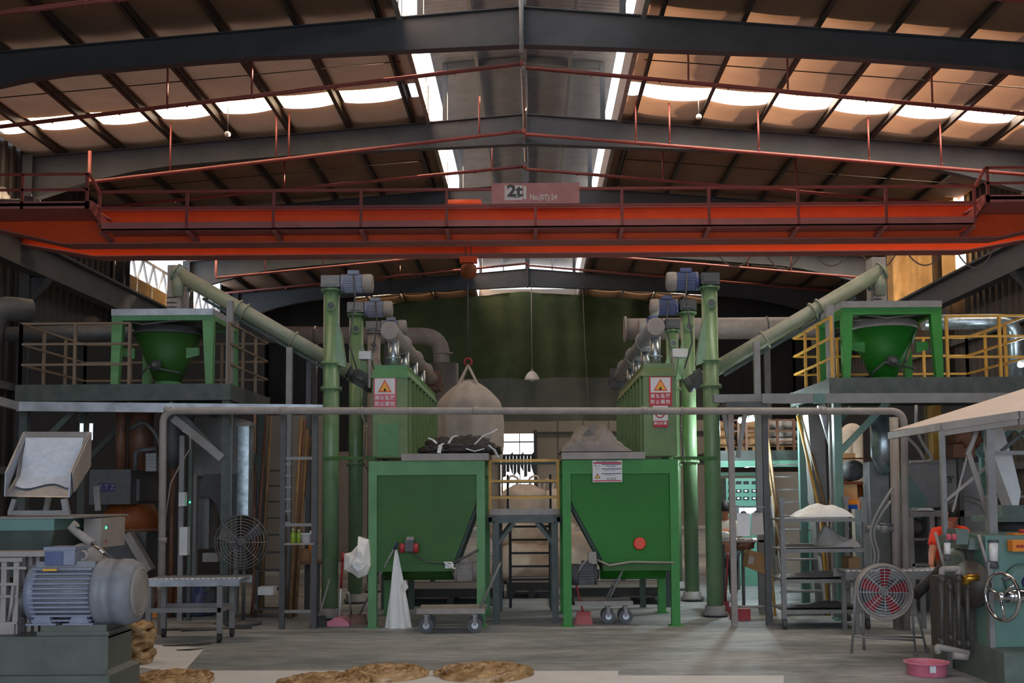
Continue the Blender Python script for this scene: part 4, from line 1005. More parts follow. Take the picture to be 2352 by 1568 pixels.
broom('dark red broom right of the pink dustpan, its long stick ending in a blue grip', (822, 1434), (912, 1246), 12.98, 'brown', 'grey', .22, .09)
broom('short dark red broom between the pink dustpan and the green leg', (806, 1432), (801, 1360), 13.1, 'brown', 'greywarm', .1, .08)
broom('dark red broom standing under the bright green hopper at its left leg', (1341, 1434), (1316, 1312), 13.45, 'red', 'red', .22, .12)
q = MB(); q.cyl(P(905, 1262, 12.97), P(913, 1245, 12.97), .014, n=10)
o = q.build('blue_grip', 'navy'); o.parent = [x for x in COL.objects if x.get('label', '').startswith('dark red broom right')][0]
# platform trolleys
def trolley(lab, x0, x1, yd, d, wl, hx, hy, depth=.5, flip=1):
    t = T('platform_trolley', lab, 'trolley'); a, b_ = P(x0, yd, d).x, P(x1, yd, d).x; z = P((x0+x1)/2, yd, d).z
    q = MB(); q.bx(a, b_, d, d+depth, z-.03, z); q.bx(a-.01, b_+.01, d-.01, d+.02, z-.05, z+.005); q.bx(a-.01, b_+.01, d+depth-.02, d+depth+.01, z-.05, z+.005); q.build('deck', 'greywarm', t)
    for x in wl:
        for y in (d+.06, d+depth-.1):
            X = P(x, yd, d).x; r = min(.085, (z-.07)*.42); wq = MB(); wq.cyl((X, y-.02, r), (X, y+.02, r), r, n=24); wq.build('wheel', 'greydark', t)
            wq = MB(); wq.cyl((X, y-.025, r), (X, y+.025, r), r*.45, n=14); wq.build('hub', 'silver', t)
            wq = MB(); wq.bx(X-.02, X+.02, y-.032, y-.024, r, z-.06); wq.bx(X-.02, X+.02, y+.024, y+.032, r, z-.06); wq.bx(X-.03, X+.03, y-.035, y+.035, z-.075, z-.06); wq.build('fork', 'grey', t)
    q = MB(); p0 = Vector((P(hx[0], yd, d).x, d+.05, z)); p1 = P(hx[1], hy, d+.05); o_ = Vector((0, depth-.1, 0))
    q.tube(arc([p0, p1, p1+o_, p0+o_], .05, 4), .014, 10); m1 = p0.lerp(p1, .3); q.bar(m1, m1+o_, .02); q.build('handle', 'grey', t)
    return t
trolley('low platform trolley with two grey wheels in front of the left hopper, handle leaning right', 959, 1112, 1399, 12.55, (978, 1090), (1102, 1148), 1296)
trolley('grey platform trolley parked under the bright green hopper, handle leaning left to right', 1322, 1452, 1381, 13.35, (1398, 1438), (1398, 1440), 1288, .42)
# ---- bulk bags on the floor between the hoppers, and the hanging one
def fibc(c, w_, h_, seed, lab, m_='fibc', grp=None, loops=True, dep=None):
    t = T('bulk_bag', lab, 'bag', grp); q = MB(); c = Vector(c); dep = dep or w_
    q.blob((c.x, c.y, c.z+h_*.48), w_*.56, dep*.5, h_*.56, .16, 2.2, seed, .14, 36, 22); q.build('body', m_, t)
    if loops:
        for sx in (-1, 1):
            q = MB(); p = Vector((c.x+sx*w_*.2, c.y-.05, c.z+h_*.9)); q.tube(arc([p, p+Vector((-.08*sx, 0, .2)), p+Vector((.1*sx, 0, .26)), p+Vector((.14*sx, .05, -.04))], .08, 5), .02, 6); q.build('lifting_loop', m_, t)
    return t
gb = 'beige bulk bags stacked behind the small stand'
X_ = lambda px, d: P(px, 1130, d).x
fibc((X_(1200, 19.5), 19.5, 0), 1.0, .72, 1, 'beige bulk bag at the bottom of the stack behind the black ladder, left one', loops=False)
fibc((X_(1252, 20.3), 20.3, 0), .9, .7, 7, 'beige bulk bag at the bottom of the stack behind the black ladder, right one', loops=False)
fibc((X_(1196, 19.7), 19.7, .66), 1.0, .5, 3, 'beige bulk bag in the middle of the stack behind the black ladder', loops=False)
fibc((X_(1262, 20.6), 20.6, .64), .85, .5, 4, 'beige bulk bag seen between the right hopper leg and the black ladder', loops=False)
fibc((X_(1203, 19.9), 19.9, 1.1), .8, .62, 5, 'beige bulk bag topping the stack with two lifting loops against the daylight')
fibc((X_(1278, 20.5), 20.5, 1.1), .55, .55, 9, 'smaller pale bulk bag with a loop, right of the topmost beige one')
fibc((X_(1330, 18.6), 18.6, 0), .75, .9, 12, 'pale bulk bag glimpsed below the slanted side of the bright green hopper', loops=False)
fibc((X_(1222, 24.5), 24.5, 0), 1.1, .75, 15, 'pale bulk bag farther back, low behind the stacked beige ones', loops=False)
# hanging grey bulk bag under the crane hook
t = T('hanging_bulk_bag', 'grey bulk bag hanging from a hook by four straps behind the left hopper', 'bag'); d = 24.5
c = P(1077, 900, d); zb_ = P(1077, 1060, d).z; zt_ = P(1077, 872, d).z; apex = P(1075, 838, d); q = MB()
def fn(u, v):
    a = 2*math.pi*u; r = .7*(v/.28)**.6 if v < .28 else .7+.06*math.sin((v-.28)*4)
    r = max(.1, r)
    k = 1+.05*math.sin(a*9+2)+.03*noise.noise(Vector((math.cos(a)*2, math.sin(a)*2, v*5)))
    return Vector((c.x+math.cos(a)*r*k, d+math.sin(a)*r*k, zt_+(zb_-zt_)*v))
q.grid(fn, 54, 20); q.build('body', 'fibcgrey', t)
for a in range(4):
    q = MB(); g_ = math.pi/4+a*math.pi/2; q.bar(apex, Vector((c.x+math.cos(g_)*.52, d+math.sin(g_)*.52, zt_-.45)), .07, .02); q.build('strap', 'fibcgrey', t)
q = MB(); q.ring(apex+Vector((0, 0, .07)), (0, 1, 0), .08, .025, 16, 6); q.build('hook_ring', 'red', t)
q = MB(); q.cyl(apex+Vector((0, 0, .15)), Vector((apex.x, d, P(1068, 575, 23.2).z-.3)), .012, n=6); q.build('rope', 'greydark', t)

# ================================================================ far wall details and left background
t = T('strip_curtain', 'torn dark plastic strips hanging across the bright rear doorway', 'curtain')
for k in range(9):
    x = DX0+.1+k*.165; q = MB(); q.prism([(x, 50.9, 2.3+.25*(k % 3)), (x+.15, 50.9, 2.35+.2*(k % 2)), (x+.15, 50.9, 3.3+.1*(k % 3)), (x, 50.9, 3.35)], (0, .02, 0)); q.build('strip', 'greydark', t)
q = MB(); q.bx(DX0-.1, DX1+.1, 50.86, 50.94, 3.3, 3.38); q.build('rod', 'greydark', t)
# partition wall behind the left ladder and the right side room
q = MB(); q.bx(X_(598, 23.5), X_(765, 23.5), 23.5, 23.6, 0, 3.3); struct(q, 'wall_partition', 'wallbeige')
q = MB(); q.bx(X_(760, 26), X_(990, 26), 26, 26.1, 0, 2.6); struct(q, 'wall_partition', 'wallbeige')
q = MB(); q.bx(X_(1640, 20.5), X_(1850, 20.5), 20.5, 20.6, 0, 1.95); struct(q, 'wall_partition', 'wallbeige')
q = MB(); q.bx(X_(1860, 22), X_(2330, 22), 22, 22.1, 0, 3.4); struct(q, 'wall_partition', 'walldark')
q = MB(); q.bx(X_(60, 22), X_(600, 22), 22, 22.1, 0, 5.1); struct(q, 'wall_partition', 'walldark')
# ladder frame with shelf
t = T('ladder_rack', 'tall dark steel ladder frame with a small shelf left of the nearest green column', 'rack'); d = 13.05
xa, xb = X_(649, d), X_(722, d)
for x in (xa, xb): q = MB(); q.bx(x-.032, x+.032, d, d+.06, 0, P(650, 952, d).z); q.build('upright', 'greydark', t)
for py in (1052, 1205, 1404): q = MB(); z = P(690, py, d).z; q.bx(xa, xb, d+.01, d+.04, z-.018, z+.018); q.build('crossbar', 'grey', t)
for k in range(6): q = MB(); z = P(690, 1065+27*k, d).z; q.bx(xa+.03, xa+.1, d+.01, d+.03, z-.01, z+.01); q.build('rung', 'grey', t)
zs = P(690, 1247, d).z; q = MB(); q.bx(xa+.03, xb-.0, d-.02, d+.3, zs-.02, zs); q.build('shelf', 'greywarm', t)
def bottle(px, d, z, r, h_, m_, cap, lab):
    t = T('bottle', lab, 'bottle'); x = X_(px, d); q = MB(); q.lathe((x, d, z), (0, 0, 1), [(r, 0), (r, h_*.65), (r*.4, h_*.82), (r*.4, h_*.9)], 16); q.build('body', m_, t)
    q = MB(); q.cyl((x, d, z+h_*.9), (x, d, z+h_), r*.45, n=12); q.build('cap', cap, t)
bottle(674, 13.1, zs, .032, .17, 'bottlegreen', 'white', 'yellow green bottle on the ladder frame shelf, left of the two')
bottle(687, 13.15, zs, .03, .16, 'bottlegreen', 'white', 'yellow green bottle on the ladder frame shelf, beside the white tub')
t = T('plastic_tub', 'white plastic tub on the ladder frame shelf', 'tub'); q = MB(); q.lathe((X_(705, 13.15), 13.15, zs), (0, 0, 1), [(.06, 0), (.075, .1), (.08, .1), (.08, .115)], 20); q.build('body', 'white', t)
t = T('red_bottle', 'small bottle with a red cap behind the white tub', 'bottle'); q = MB(); q.cyl((X_(718, 13.28), 13.28, zs), (X_(718, 13.28), 13.28, zs+.14), .03, n=14); q.build('body', 'white', t); q = MB(); q.cyl((X_(718, 13.28), 13.28, zs+.14), (X_(718, 13.28), 13.28, zs+.18), .018, n=10); q.build('cap', 'red', t)
t = T('shelf_bench', 'low bench with brown goods and an orange can under the shelf', 'bench'); q = MB(); q.pbx(672, 1290, 735, 1296, 14.6, 15.2); q.build('top', 'brown', t)
for px in (678, 728): q = MB(); q.pbx(px, 1296, px+5, 1400, 14.7, 14.75, True); q.build('leg', 'greydark', t)
z_ = P(700, 1290, 14.6).z
q = MB(); q.bx(X_(676, 14.7), X_(712, 14.7), 14.7, 15, z_, z_+.16); tag(q.build('carton', 'wood'), 'brown carton on the low bench behind the ladder frame', 'box')
q = MB(); q.cyl((X_(718, 14.8), 14.8, z_), (X_(718, 14.8), 14.8, z_+.27), .05, n=16); tag(q.build('orange_can', 'rackorange'), 'orange can on the low bench behind the ladder frame', 'can')
# bamboo poles
for i, (a, b_, m_) in enumerate((((655, 1405), (692, 958), 'bamboo'), ((662, 1400), (700, 962), 'brown'), ((676, 1395), (706, 985), 'bamboo'), ((690, 1380), (712, 1000), 'brown'), ((560, 1200), (612, 950), 'brown'), ((572, 1190), (622, 955), 'bamboo'))):
    g = gp(a[0], a[1]+20) if i < 4 else Vector((X_(a[0], 14.2), 14.2, 0))
    q = MB(); p1 = P(*b_, 14.5+.13*i)
    q.cyl((g.x, 14.2+.13*i, 0), p1, .028, .02, n=10)
    tag(q.build('bamboo_pole', m_), 'long %s pole leaning %s, number %s from the left' % ('tan' if m_ == 'bamboo' else 'brown', 'behind the ladder frame' if i < 4 else 'beside the dark stairs', ['three', 'four', 'five', 'six', 'one', 'two'][i]), 'pole', 'leaning poles')
# dark stairs left
def stairs(name, lab, top, bot, wt, wb, n_, m_, rail=None, dt=16.5, db=14.2, tread='greydark'):
    t = T(name, lab, 'stairs'); zt_ = P(top[0], top[1], dt).z
    xt0, xt1 = X_(top[0], dt), X_(top[0]+wt, dt); xb0, xb1 = X_(bot[0], db), X_(bot[0]+wb, db)
    for i in range(n_):
        u = (i+.5)/n_; z = zt_*(1-u); y = dt+(db-dt)*u; q = MB(); q.bx(xt0+(xb0-xt0)*u, xt1+(xb1-xt1)*u, y-.12, y+.1, z-.02, z); q.build('tread', tread, t)
    for (a, b_) in ((xt0, xb0), (xt1, xb1)): q = MB(); q.bar((a, dt, zt_), (b_, db, .05), .04, .17); q.build('stringer', m_, t)
    if rail:
        for (a, b_) in ((xt0-.03, xb0-.03), (xt1+.03, xb1+.03)):
            q = MB(); q.tube([(a, dt, zt_+.85), (b_, db, .85)], .02, 8); q.tube([(a, dt, zt_+.45), (b_, db, .45)], .014, 8)
            for u in (0, .33, .66, 1): x = a+(b_-a)*u; y = dt+(db-dt)*u; z = zt_*(1-u); q.cyl((x, y, z), (x, y, z+.85), .016, n=8)
            q.build('handrail', rail, t)
stairs('steel_stairs', 'dark steel stairs climbing behind the round wire fan on the left', (588, 1062), (590, 1380), 60, 62, 9, 'greydark', 'brown', 16.5, 14.3)
# round fan on the left
def fan(lab, c, r, depth, ringm, grillm, bladem, nb, hubm, ax=(0, -1, 0), name='fan'):
    t = T(name, lab, 'fan'); c = Vector(c); ax = Vector(ax).normalized(); q = MB(); _, _, a, b_ = q.frame(c, c+ax)
    if depth > .08: q.lathe(c-ax*depth/2, ax, [(r, 0), (r, depth), (r-.015, depth), (r-.015, 0)], 40, False); q.ring(c+ax*depth/2, ax, r, .012, 40, 6); q.ring(c-ax*depth/2, ax, r, .012, 40, 6)
    else: q.ring(c, ax, r, .01, 40, 6)
    q.build('shroud', ringm, t)
    q = MB(); f = c+ax*(depth/2)
    for k in range(1, 9): q.ring(f, ax, r*k/9, .0035, 32, 4)
    for k in range(8):
        g = k*math.pi/4; o_ = a*math.cos(g)+b_*math.sin(g); q.cyl(f, f+o_*r, .004, n=5)
    q.build('grille', grillm, t)
    for k in range(nb):
        g = 2*math.pi*k/nb+.3; o_ = a*math.cos(g)+b_*math.sin(g); p_ = a*-math.sin(g)+b_*math.cos(g); q = MB()
        v = [c+o_*r*.2-p_*r*.1+ax*.02, c+o_*r*.2+p_*r*.12-ax*.02, c+o_*r*.85+p_*r*.3-ax*.03, c+o_*r*.85-p_*r*.12+ax*.03]
        q.prism(v, ax*.006); q.build('blade', bladem, t)
    q = MB(); q.lathe(c-ax*.12, ax, [(r*.14, 0), (r*.2, .03), (r*.2, .14), (r*.1, .16)], 20); q.build('hub', hubm, t)
    return t
c = P(554, 1245, 13.4); t = fan('big dusty round wire fan on a stand in front of the dark left stairs', c, .325, .05, 'greydark', 'grey', 'greydark', 3, 'greydark', (0.0, -1, 0), 'stand_fan')
q = MB(); q.cyl((c.x, c.y+.14, 0), (c.x, c.y+.14, c.z), .022, n=12); q.lathe((c.x, c.y+.14, 0), (0, 0, 1), [(.22, 0), (.22, .03), (.05, .06)], 24); q.bar((c.x, c.y, c.z), (c.x, c.y+.16, c.z), .08); q.build('stand', 'greydark', t)
# galvanised duct, hoods, mixer machinery in the dark left bay
q = MB(); q.pbx(545, 972, 571, 1185, 14.0, 14.25); t = T('galvanised_duct', 'shiny galvanised square duct hanging in front of the dark left bay', 'duct'); q.build('duct', 'galv', t)
q = MB(); q.pbx(541, 968, 575, 978, 13.98, 14.28); q.build('flange', 'grey', t)
t = T('grey_cabinet', 'tall dark grey cabinet with a sloped hood behind the galvanised duct', 'cabinet'); q = MB(); q.pbx(442, 960, 545, 1092, 15.4, 16.2); q.build('upper_panel', 'grey', t)
q = MB(); v = [P(x, y, 15.1) for x, y in ((452, 1108), (472, 1088), (545, 1088), (545, 1260), (520, 1260), (498, 1160), (480, 1140), (452, 1140))]; q.prism(v, (0, .6, 0)); q.build('hood', 'greydark', t)
q = MB(); q.pbx(452, 1135, 480, 1260, 15.3, 15.7); q.build('inner_duct', 'grey', t); q = MB(); q.pbx(440, 1090, 450, 1330, 15.0, 15.1, True); q.pbx(536, 1260, 545, 1330, 15.0, 15.1, True); q.build('support', 'grey', t)
t = T('mixer_machine', 'big dark mixing machine with a rusty cone in the left background', 'machine'); d = 14.2
q = MB(); q.pbx(205, 1078, 300, 1158, d, d+1.2); q.pbx(300, 1100, 320, 1150, d+.2, d+1); q.build('housing', 'greydark', t)
q = MB(); c0, c1 = X_(205, d), X_(335, d); q.lathe(((c0+c1)/2, d+.5, P(260, 1215, d).z), (0, 0, 1), [(.44, 0), (.28, .32)], 30); q.build('cone', 'rust', t)
q = MB(); q.lathe(((c0+c1)/2, d+.5, P(260, 1222, d).z), (0, 0, 1), [(.46, 0), (.46, .04)], 30); q.build('cone_flange', 'brown', t)
q = MB(); q.cyl((X_(290, d), d+.5, P(280, 1080, d).z), (X_(290, d), d+.5, 2.9), .16, n=22); q.cyl((X_(256, d), d+.3, P(280, 1080, d).z), (X_(256, d), d+.3, 2.9), .07, n=14); q.build('feed_column', 'brown', t)
q = MB(); q.bx(c0+.05, c1-.02, d+.1, d+1, 0, P(260, 1222, d).z); q.build('base', 'greydark', t)
q = MB(); q.bar(P(295, 1225, d-.1), P(345, 1310, d-.1), .16, .1); q.build('discharge_chute', 'greywarm', t)
q = MB(); q.pbx(225, 1110, 262, 1128, d-.015, d); q.build('name_plate', 'navy', t); text('Z T Z', P(244, 1119, d-.018), .09, 'grey', t)
t = T('dust_hopper_pipe', 'dark grey tapering hopper pipe hanging behind the left end of the long pipe', 'hopper'); q = MB(); c = P(398, 1010, 14.4)
q.lathe((c.x, 14.4, P(398, 1075, 14.4).z), (0, 0, 1), [(.04, 0), (.14, .22), (.15, .62), (.13, .85)], 24); q.build('body', 'greydark', t)
q = MB(); q.cyl((c.x, 14.4, 0), (c.x, 14.4, P(398, 1075, 14.4).z), .035, n=12); q.build('down_pipe', 'brown', t)
q = MB(); q.tube(arc([P(300, 985, 14.1), P(330, 965, 14.1), P(362, 1000, 14.1), P(372, 1040, 14.1)], .2, 6), .03, 8); q.build('hose', 'greydark', t)
t = T('drive_unit', 'dusty motor with a ribbed cover mounted high in the dark left bay', 'motor'); q = MB(); q.pbx(335, 1040, 358, 1082, 14.3, 14.6)
for k in range(5): q.pbx(334, 1043+8*k, 359, 1047+8*k, 14.28, 14.62)
q.build('ribbed_cover', 'grey', t); q = MB(); q.tube(arc([P(310, 1080, 14.2), P(312, 1035, 14.2), P(362, 1030, 14.2)], .06), .03, 10); q.build('bent_pipe', 'greydark', t)
q = MB(); q.tube([P(380, 1190, 13.6), P(392, 1110, 13.6), P(415, 1065, 13.6), P(437, 1030, 13.6), P(436, 998, 13.6), P(418, 990, 13.6)], .008, 6); tag(q.build('thin_hose', 'greywarm'), 'thin pale hose curving behind the left bend of the long pipe', 'hose')
for i, (x0, y0, x1, y1, m_, lab) in enumerate(((410, 1000, 421, 1330, 'grey', 'grey upright bar in the dark left bay, left of the green indicator'), (432, 955, 440, 1330, 'tealdark', 'dark upright bar left of the grey cabinet'), (410, 1130, 424, 1162, 'white', 'small white switch box in the dark left bay'), (412, 1210, 430, 1275, 'white', 'narrow white metal plate leaning in the dark left bay'))):
    q = MB(); q.pbx(x0, y0, x1, y1, 13.9 if i > 1 else 14.0, 14.0 if i > 1 else 14.06, i < 2); tag(q.build(['steel_bar', 'steel_bar', 'switch_box', 'metal_plate'][i], m_), lab, ['bar', 'bar', 'switch', 'plate'][i])
q = MB(); q.blob(P(436, 1153, 13.95), .012, .01, .012, 0, nu=10, nv=6); mat('led', (60, 255, 160), .4, emit=(60, 255, 160), es=3.0); tag(q.build('indicator_light', 'led'), 'tiny green indicator light in the dark left bay', 'light')
q = MB(); a = P(385, 945, 13.6); q.bar(P(400, 960, 13.65), P(512, 1052, 13.65), .1, .1); tag(q.build('diagonal_brace', 'grey'), 'grey diagonal brace under the left platform near the dark post', 'brace')
for x0, nm in ((186, 'left one'), (208, 'right one')): q = MB(); q.pbx(x0-3, 972, x0+4, 1010, 14.6, 14.62); tag(q.build('light_strip', 'daypane'), 'narrow bright window slit behind the steel chute, %s' % nm, 'window', 'window slits')
# dark clutter on the floor of the bay
t = T('tool_heap', 'heap of dark tools and parts below the left bay behind the roller table', 'tools')
for i, (px, py, s_) in enumerate(((395, 1300, .16), (430, 1305, .14), (462, 1300, .16), (480, 1318, .12), (350, 1310, .15))):
    c = P(px, py, 14.6); q = MB(); q.blob((c.x, c.y, .2), s_, s_, .24, .4, 3, i, .2, 20, 12); q.build('part', ['rust', 'rubber', 'motorblue', 'greydark', 'brown'][i], t)
q = MB(); q.pbx(465, 1270, 500, 1290, 14.2, 14.4); q.build('tray', 'greywarm', t)
for i, px in enumerate((350, 402, 452)): q = MB(); q.pbx(px, 1340, px+50, 1400, 14.9, 15.6, True); tag(q.build('dark_plinth', 'greydark'), 'dark plinth on the floor behind the roller table, %s' % ['left', 'middle', 'right'][i], 'plinth')
q = MB(); q.pbx(592, 1348, 627, 1366, 13.9, 14.1); tag(q.build('white_box', 'white'), 'small white box at the foot of the dark stairs', 'box')
# ================================================================ left roller table
t = T('roller_table', 'grey roller table on casters at the left, in front of the dark bay', 'table'); d0, d1 = 11.9, 12.45
x0, x1 = X_(330, d0), X_(552, d0); z = P(500, 1330, d0).z
q = MB(); q.bx(x0, x1, d0, d0+.04, z-.075, z); q.bx(x0, x1, d1-.04, d1, z-.075, z); q.build('side_rail', 'silver', t)
for k in range(18): q = MB(); x = x0+.05+k*(x1-x0-.08)/17; q.cyl((x, d0+.04, z-.012), (x, d1-.04, z-.012), .022, n=12); q.build('roller', 'stain', t)
for px in (507, 345):
    for y, dx in ((d0+.0, 0), (d1-.06, 0)):
        x = X_(px, d0); q = MB(); q.bx(x-.028, x+.028, y, y+.05, .1, z-.07); q.build('leg', 'grey', t)
        q = MB(); q.cyl((x-.018, y+.03, .04), (x+.018, y+.03, .04), .04, n=18); q.bx(x-.024, x+.024, y+.01, y+.05, .04, .1); q.build('caster', 'rubber', t)
q = MB()
for y in (d0, d1-.05): z2 = P(400, 1396, d0).z; q.bx(x0+.05, X_(507, d0), y+.005, y+.04, z2-.05, z2)
q.bx(X_(507, d0)-.02, X_(507, d0)+.02, d0, d1, z2-.05, z2); q.build('lower_rail', 'grey', t)
q = MB(); c = gp(350, 1418); q.bx(c.x-.05, c.x+.06, c.y, c.y+.1, 0, .09); tag(q.build('yellow_box', 'rackorange'), 'small yellow box on the floor under the roller table', 'box')
q = MB(); c = gp(370, 1425); q.blob((c.x, c.y+.5, .05), .3, .12, .06, .3, 3, 5, .3); tag(q.build('dark_sack', 'rubber'), 'dark flat sack on the floor under the roller table', 'sack')
for i, (a, b_) in enumerate((((370, 1448), (578, 1443)), ((415, 1450), (500, 1447)))):
    p, r_ = gp(*a), gp(*b_); q = MB(); q.cyl(p+Vector((0, 0, .014)), r_+Vector((0, 0, .014)), .012, n=8); tag(q.build('floor_rod', 'greydark'), 'thin dark rod lying on the floor beyond the roller table, %s' % ['long one', 'short one'][i], 'rod')
for i, (px, py) in enumerate(((400, 1484), (452, 1482), (432, 1494))):
    c = gp(px, py); q = MB(); q.prism([(c.x-.12, c.y, .004), (c.x+.02, c.y-.02, .004), (c.x+.13, c.y+.1, .004), (c.x-.02, c.y+.06, .004)], (0, 0, .008)); tag(q.build('black_scrap', 'rubber'), 'small black scrap on the pale floor, %s of three' % ['left', 'right', 'front'][i], 'scrap')

# dark beams behind the hoppers, built up with plates added to deepen the shade
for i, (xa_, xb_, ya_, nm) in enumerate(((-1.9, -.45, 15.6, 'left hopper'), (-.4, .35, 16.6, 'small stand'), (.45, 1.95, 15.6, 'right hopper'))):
    t = T('shade_frame', 'low dark frame added to darken the floor behind the %s' % nm, 'frame'); z_ = .24
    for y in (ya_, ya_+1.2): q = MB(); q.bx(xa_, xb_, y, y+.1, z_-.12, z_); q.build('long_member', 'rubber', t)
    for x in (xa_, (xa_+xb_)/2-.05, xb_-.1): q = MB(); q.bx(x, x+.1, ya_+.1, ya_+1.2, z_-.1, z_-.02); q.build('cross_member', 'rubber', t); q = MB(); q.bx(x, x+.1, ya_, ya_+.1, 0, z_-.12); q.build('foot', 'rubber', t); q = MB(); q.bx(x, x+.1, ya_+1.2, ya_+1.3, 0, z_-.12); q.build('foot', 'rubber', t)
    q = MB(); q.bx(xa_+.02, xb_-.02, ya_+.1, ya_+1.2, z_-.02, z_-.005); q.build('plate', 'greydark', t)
# ================================================================ foreground left machine
d = 7.2
t = T('machine_plinth', 'big grey green machine plinth in the left foreground under the ribbed motor', 'base')
xr = P(248, 1500, d).x; zt = P(150, 1462, d).z; zl = P(150, 1549, d).z
q = MB(); q.bx(-4.9, xr, d, d+.42, zl-.0, zt); q.bx(-4.9, xr-.0, d-.005, d+.43, zt-.012, zt+.002); q.build('upper_block', 'plinth', t)
q = MB(); q.bx(-4.9, xr+.03, d-.05, d+.5, 0, zl); q.build('lower_block', 'plinth', t)
q = MB(); q.prism([(xr+.03, d-.05, zl), (xr+.0, d, zl+.03), (xr, d+.42, zl+.03), (xr+.03, d+.5, zl)], (-.02, 0, 0)); q.build('end_chamfer', 'plinth', t)
a = P(78, 1445, d).x; b_ = P(245, 1445, d).x
q = MB(); q.bx(a, b_, d+.04, d+.4, zt+.002, zt+.028); q.bx(a+.02, b_-.02, d+.05, d+.39, zt+.028, P(150, 1437, d).z); q.build('motor_rail', 'plinth', t); zm = P(150, 1437, d).z
# big motor
t = T('electric_motor', 'large dusty blue grey ribbed electric motor on the plinth in the left foreground', 'motor'); y = 7.42
L0 = P(78, 1360, y); zc = L0.z; r = .212; ax = Vector((1, 0, 0)); xa = P(98, 1360, y).x; xb = P(232, 1360, y).x; xc = P(318, 1360, y).x
q = MB(); q.lathe((L0.x, y, zc), ax, [(r*.5, -.03), (r*.75, .0), (r*.97, .02), (r*.97, .075), (r*.86, .085)], 36); q.build('end_bell', 'motorgrey', t)
q = MB(); q.cyl((xa-.02, y, zc), (xb+.02, y, zc), r*.86, n=36); q.bx(xa, xb, y-r*.5, y+r*.5, zc+r*.6, zc+r*1.0); q.build('body', 'motordust', t)
q = MB()
for k in range(12):
    z = zc+r*(.78-.145*k)
    w_ = math.sqrt(max(.01, (r*.86)**2-(z-zc)**2)); q.bx(xa, xb, y-max(w_, r*.6)-.035, y+max(w_, r*.6)+.035, z-.006, z+.006)
fb = q.build('cooling_fins', 'motorgrey', t)
q = MB(); q.lathe((xb, y, zc), ax, [(r*1.0, 0), (r*1.06, .012), (r*1.06, .07), (r*1.03, .072), (r*1.03, .135), (r*1.05, .137), (r*1.05, .2), (r*.92, xc-xb-.0), (r*.8, xc-xb+.008)], 44, True); q.build('fan_cowl', 'motordust', t)
q = MB(); q.lathe((xc+.008, y, zc), ax, [(r*.8, 0), (r*.78, .006), (.03, .012)], 36)
for k in range(1, 7): q.ring((xc+.016, y, zc), ax, r*.12*k, .004, 30, 4)
q.build('cowl_grille', 'greywarm', t)
q = MB(); p0, p1 = P(108, 1300, y-.1), P(176, 1258, y-.1); q.bx(p0.x, p1.x, y-.13, y+.08, zc+r*.9, p1.z-.01); q.bx(p0.x-.008, p1.x+.008, y-.14, y+.09, p1.z-.012, p1.z+.008); tb = q.build('terminal_box', 'motorgrey', t)
q = MB(); q.bx(p0.x, p0.x+.12, y-.136, y-.13, zc+r*.9, p1.z-.02); q.build('terminal_cover', 'motorblue', tb)
q = MB(); q.bx(P(160, 1, y).x, P(190, 1, y).x, y-.2, y-.19, zc+r*.74, zc+r*.8); q.build('name_plate', 'brass', t)
q = MB(); c = P(192, 1275, y); q.ring((c.x, y-.02, c.z), (0, 1, 0), .03, .01, 20, 8); q.cyl((c.x, y-.02, c.z-.05), (c.x, y-.02, c.z-.02), .014, n=10); q.build('lifting_eye', 'greywarm', t)
for px in (122, 205):
    for yy in (y-.17, y+.12): q = MB(); c = P(px, 1430, y); q.prism([(c.x-.07, yy, zm), (c.x+.07, yy, zm), (c.x+.05, yy, zc-r*.7), (c.x-.05, yy, zc-r*.7)], (0, .05, 0)); q.bx(c.x-.1, c.x+.1, yy-.02, yy+.07, zm, zm+.012); q.build('foot', 'motorgrey', t)
t = T('gear_drum', 'rounded dusty gear cover between the motor and the control box', 'cover'); q = MB(); c = P(205, 1275, 7.95); q.lathe((c.x-.14, 7.95, c.z-.06), (1, 0, 0), [(.02, 0), (.13, .02), (.15, .08), (.13, .2), (.08, .26)], 28); q.build('cover', 'greywarm', t)
q = MB(); q.bx(c.x-.15, c.x+.02, 7.85, 8.1, 0, c.z-.1); q.build('bracket', 'greydark', t)
# clutch frame at the far left
t = T('brake_frame', 'dusty grey linkage frame with two uprights at the far left of the plinth', 'frame'); dd = 7.35
for px in (14, 42): q = MB(); x = X_(px, dd); q.bx(x-.018, x+.018, dd, dd+.05, zt, P(px, 1282, dd).z); q.build('upright', 'greywarm', t)
q = MB(); q.bx(-4.4, X_(110, dd), dd+.0, dd+.2, P(50, 1278, dd).z-.0, P(50, 1267, dd).z); q.bx(-4.2, X_(58, dd), dd-.02, dd+.0, P(50, 1286, dd).z-.01, P(50, 1280, dd).z); q.build('top_bar', 'greywarm', t)
for py in (1303, 1340, 1368): q = MB(); q.bx(X_(8, dd), X_(66 if py == 1303 else 50, dd), dd-.01, dd+.03, P(30, py, dd).z-.012, P(30, py, dd).z+.006); q.build('crossbar', 'greywarm', t)
q = MB(); q.cyl((X_(8, dd), dd+.1, P(1, 1385, dd).z), (X_(82, dd), dd+.1, P(1, 1385, dd).z), .1, n=26); q.build('brake_drum', 'greydark', t)
q = MB(); q.bx(X_(6, dd), X_(44, dd), dd-.02, dd+.1, zt, P(30, 1432, dd).z); q.bx(X_(2, dd), X_(50, dd), dd-.02, dd+.1, P(30, 1432, dd).z, P(30, 1427, dd).z); q.build('foot_block', 'greywarm', t)
q = MB(); q.tube([P(20, 1425, dd), P(26, 1390, dd-.02), P(30, 1345, dd-.02)], .012, 8); q.build('link_rod', 'greywarm', t)
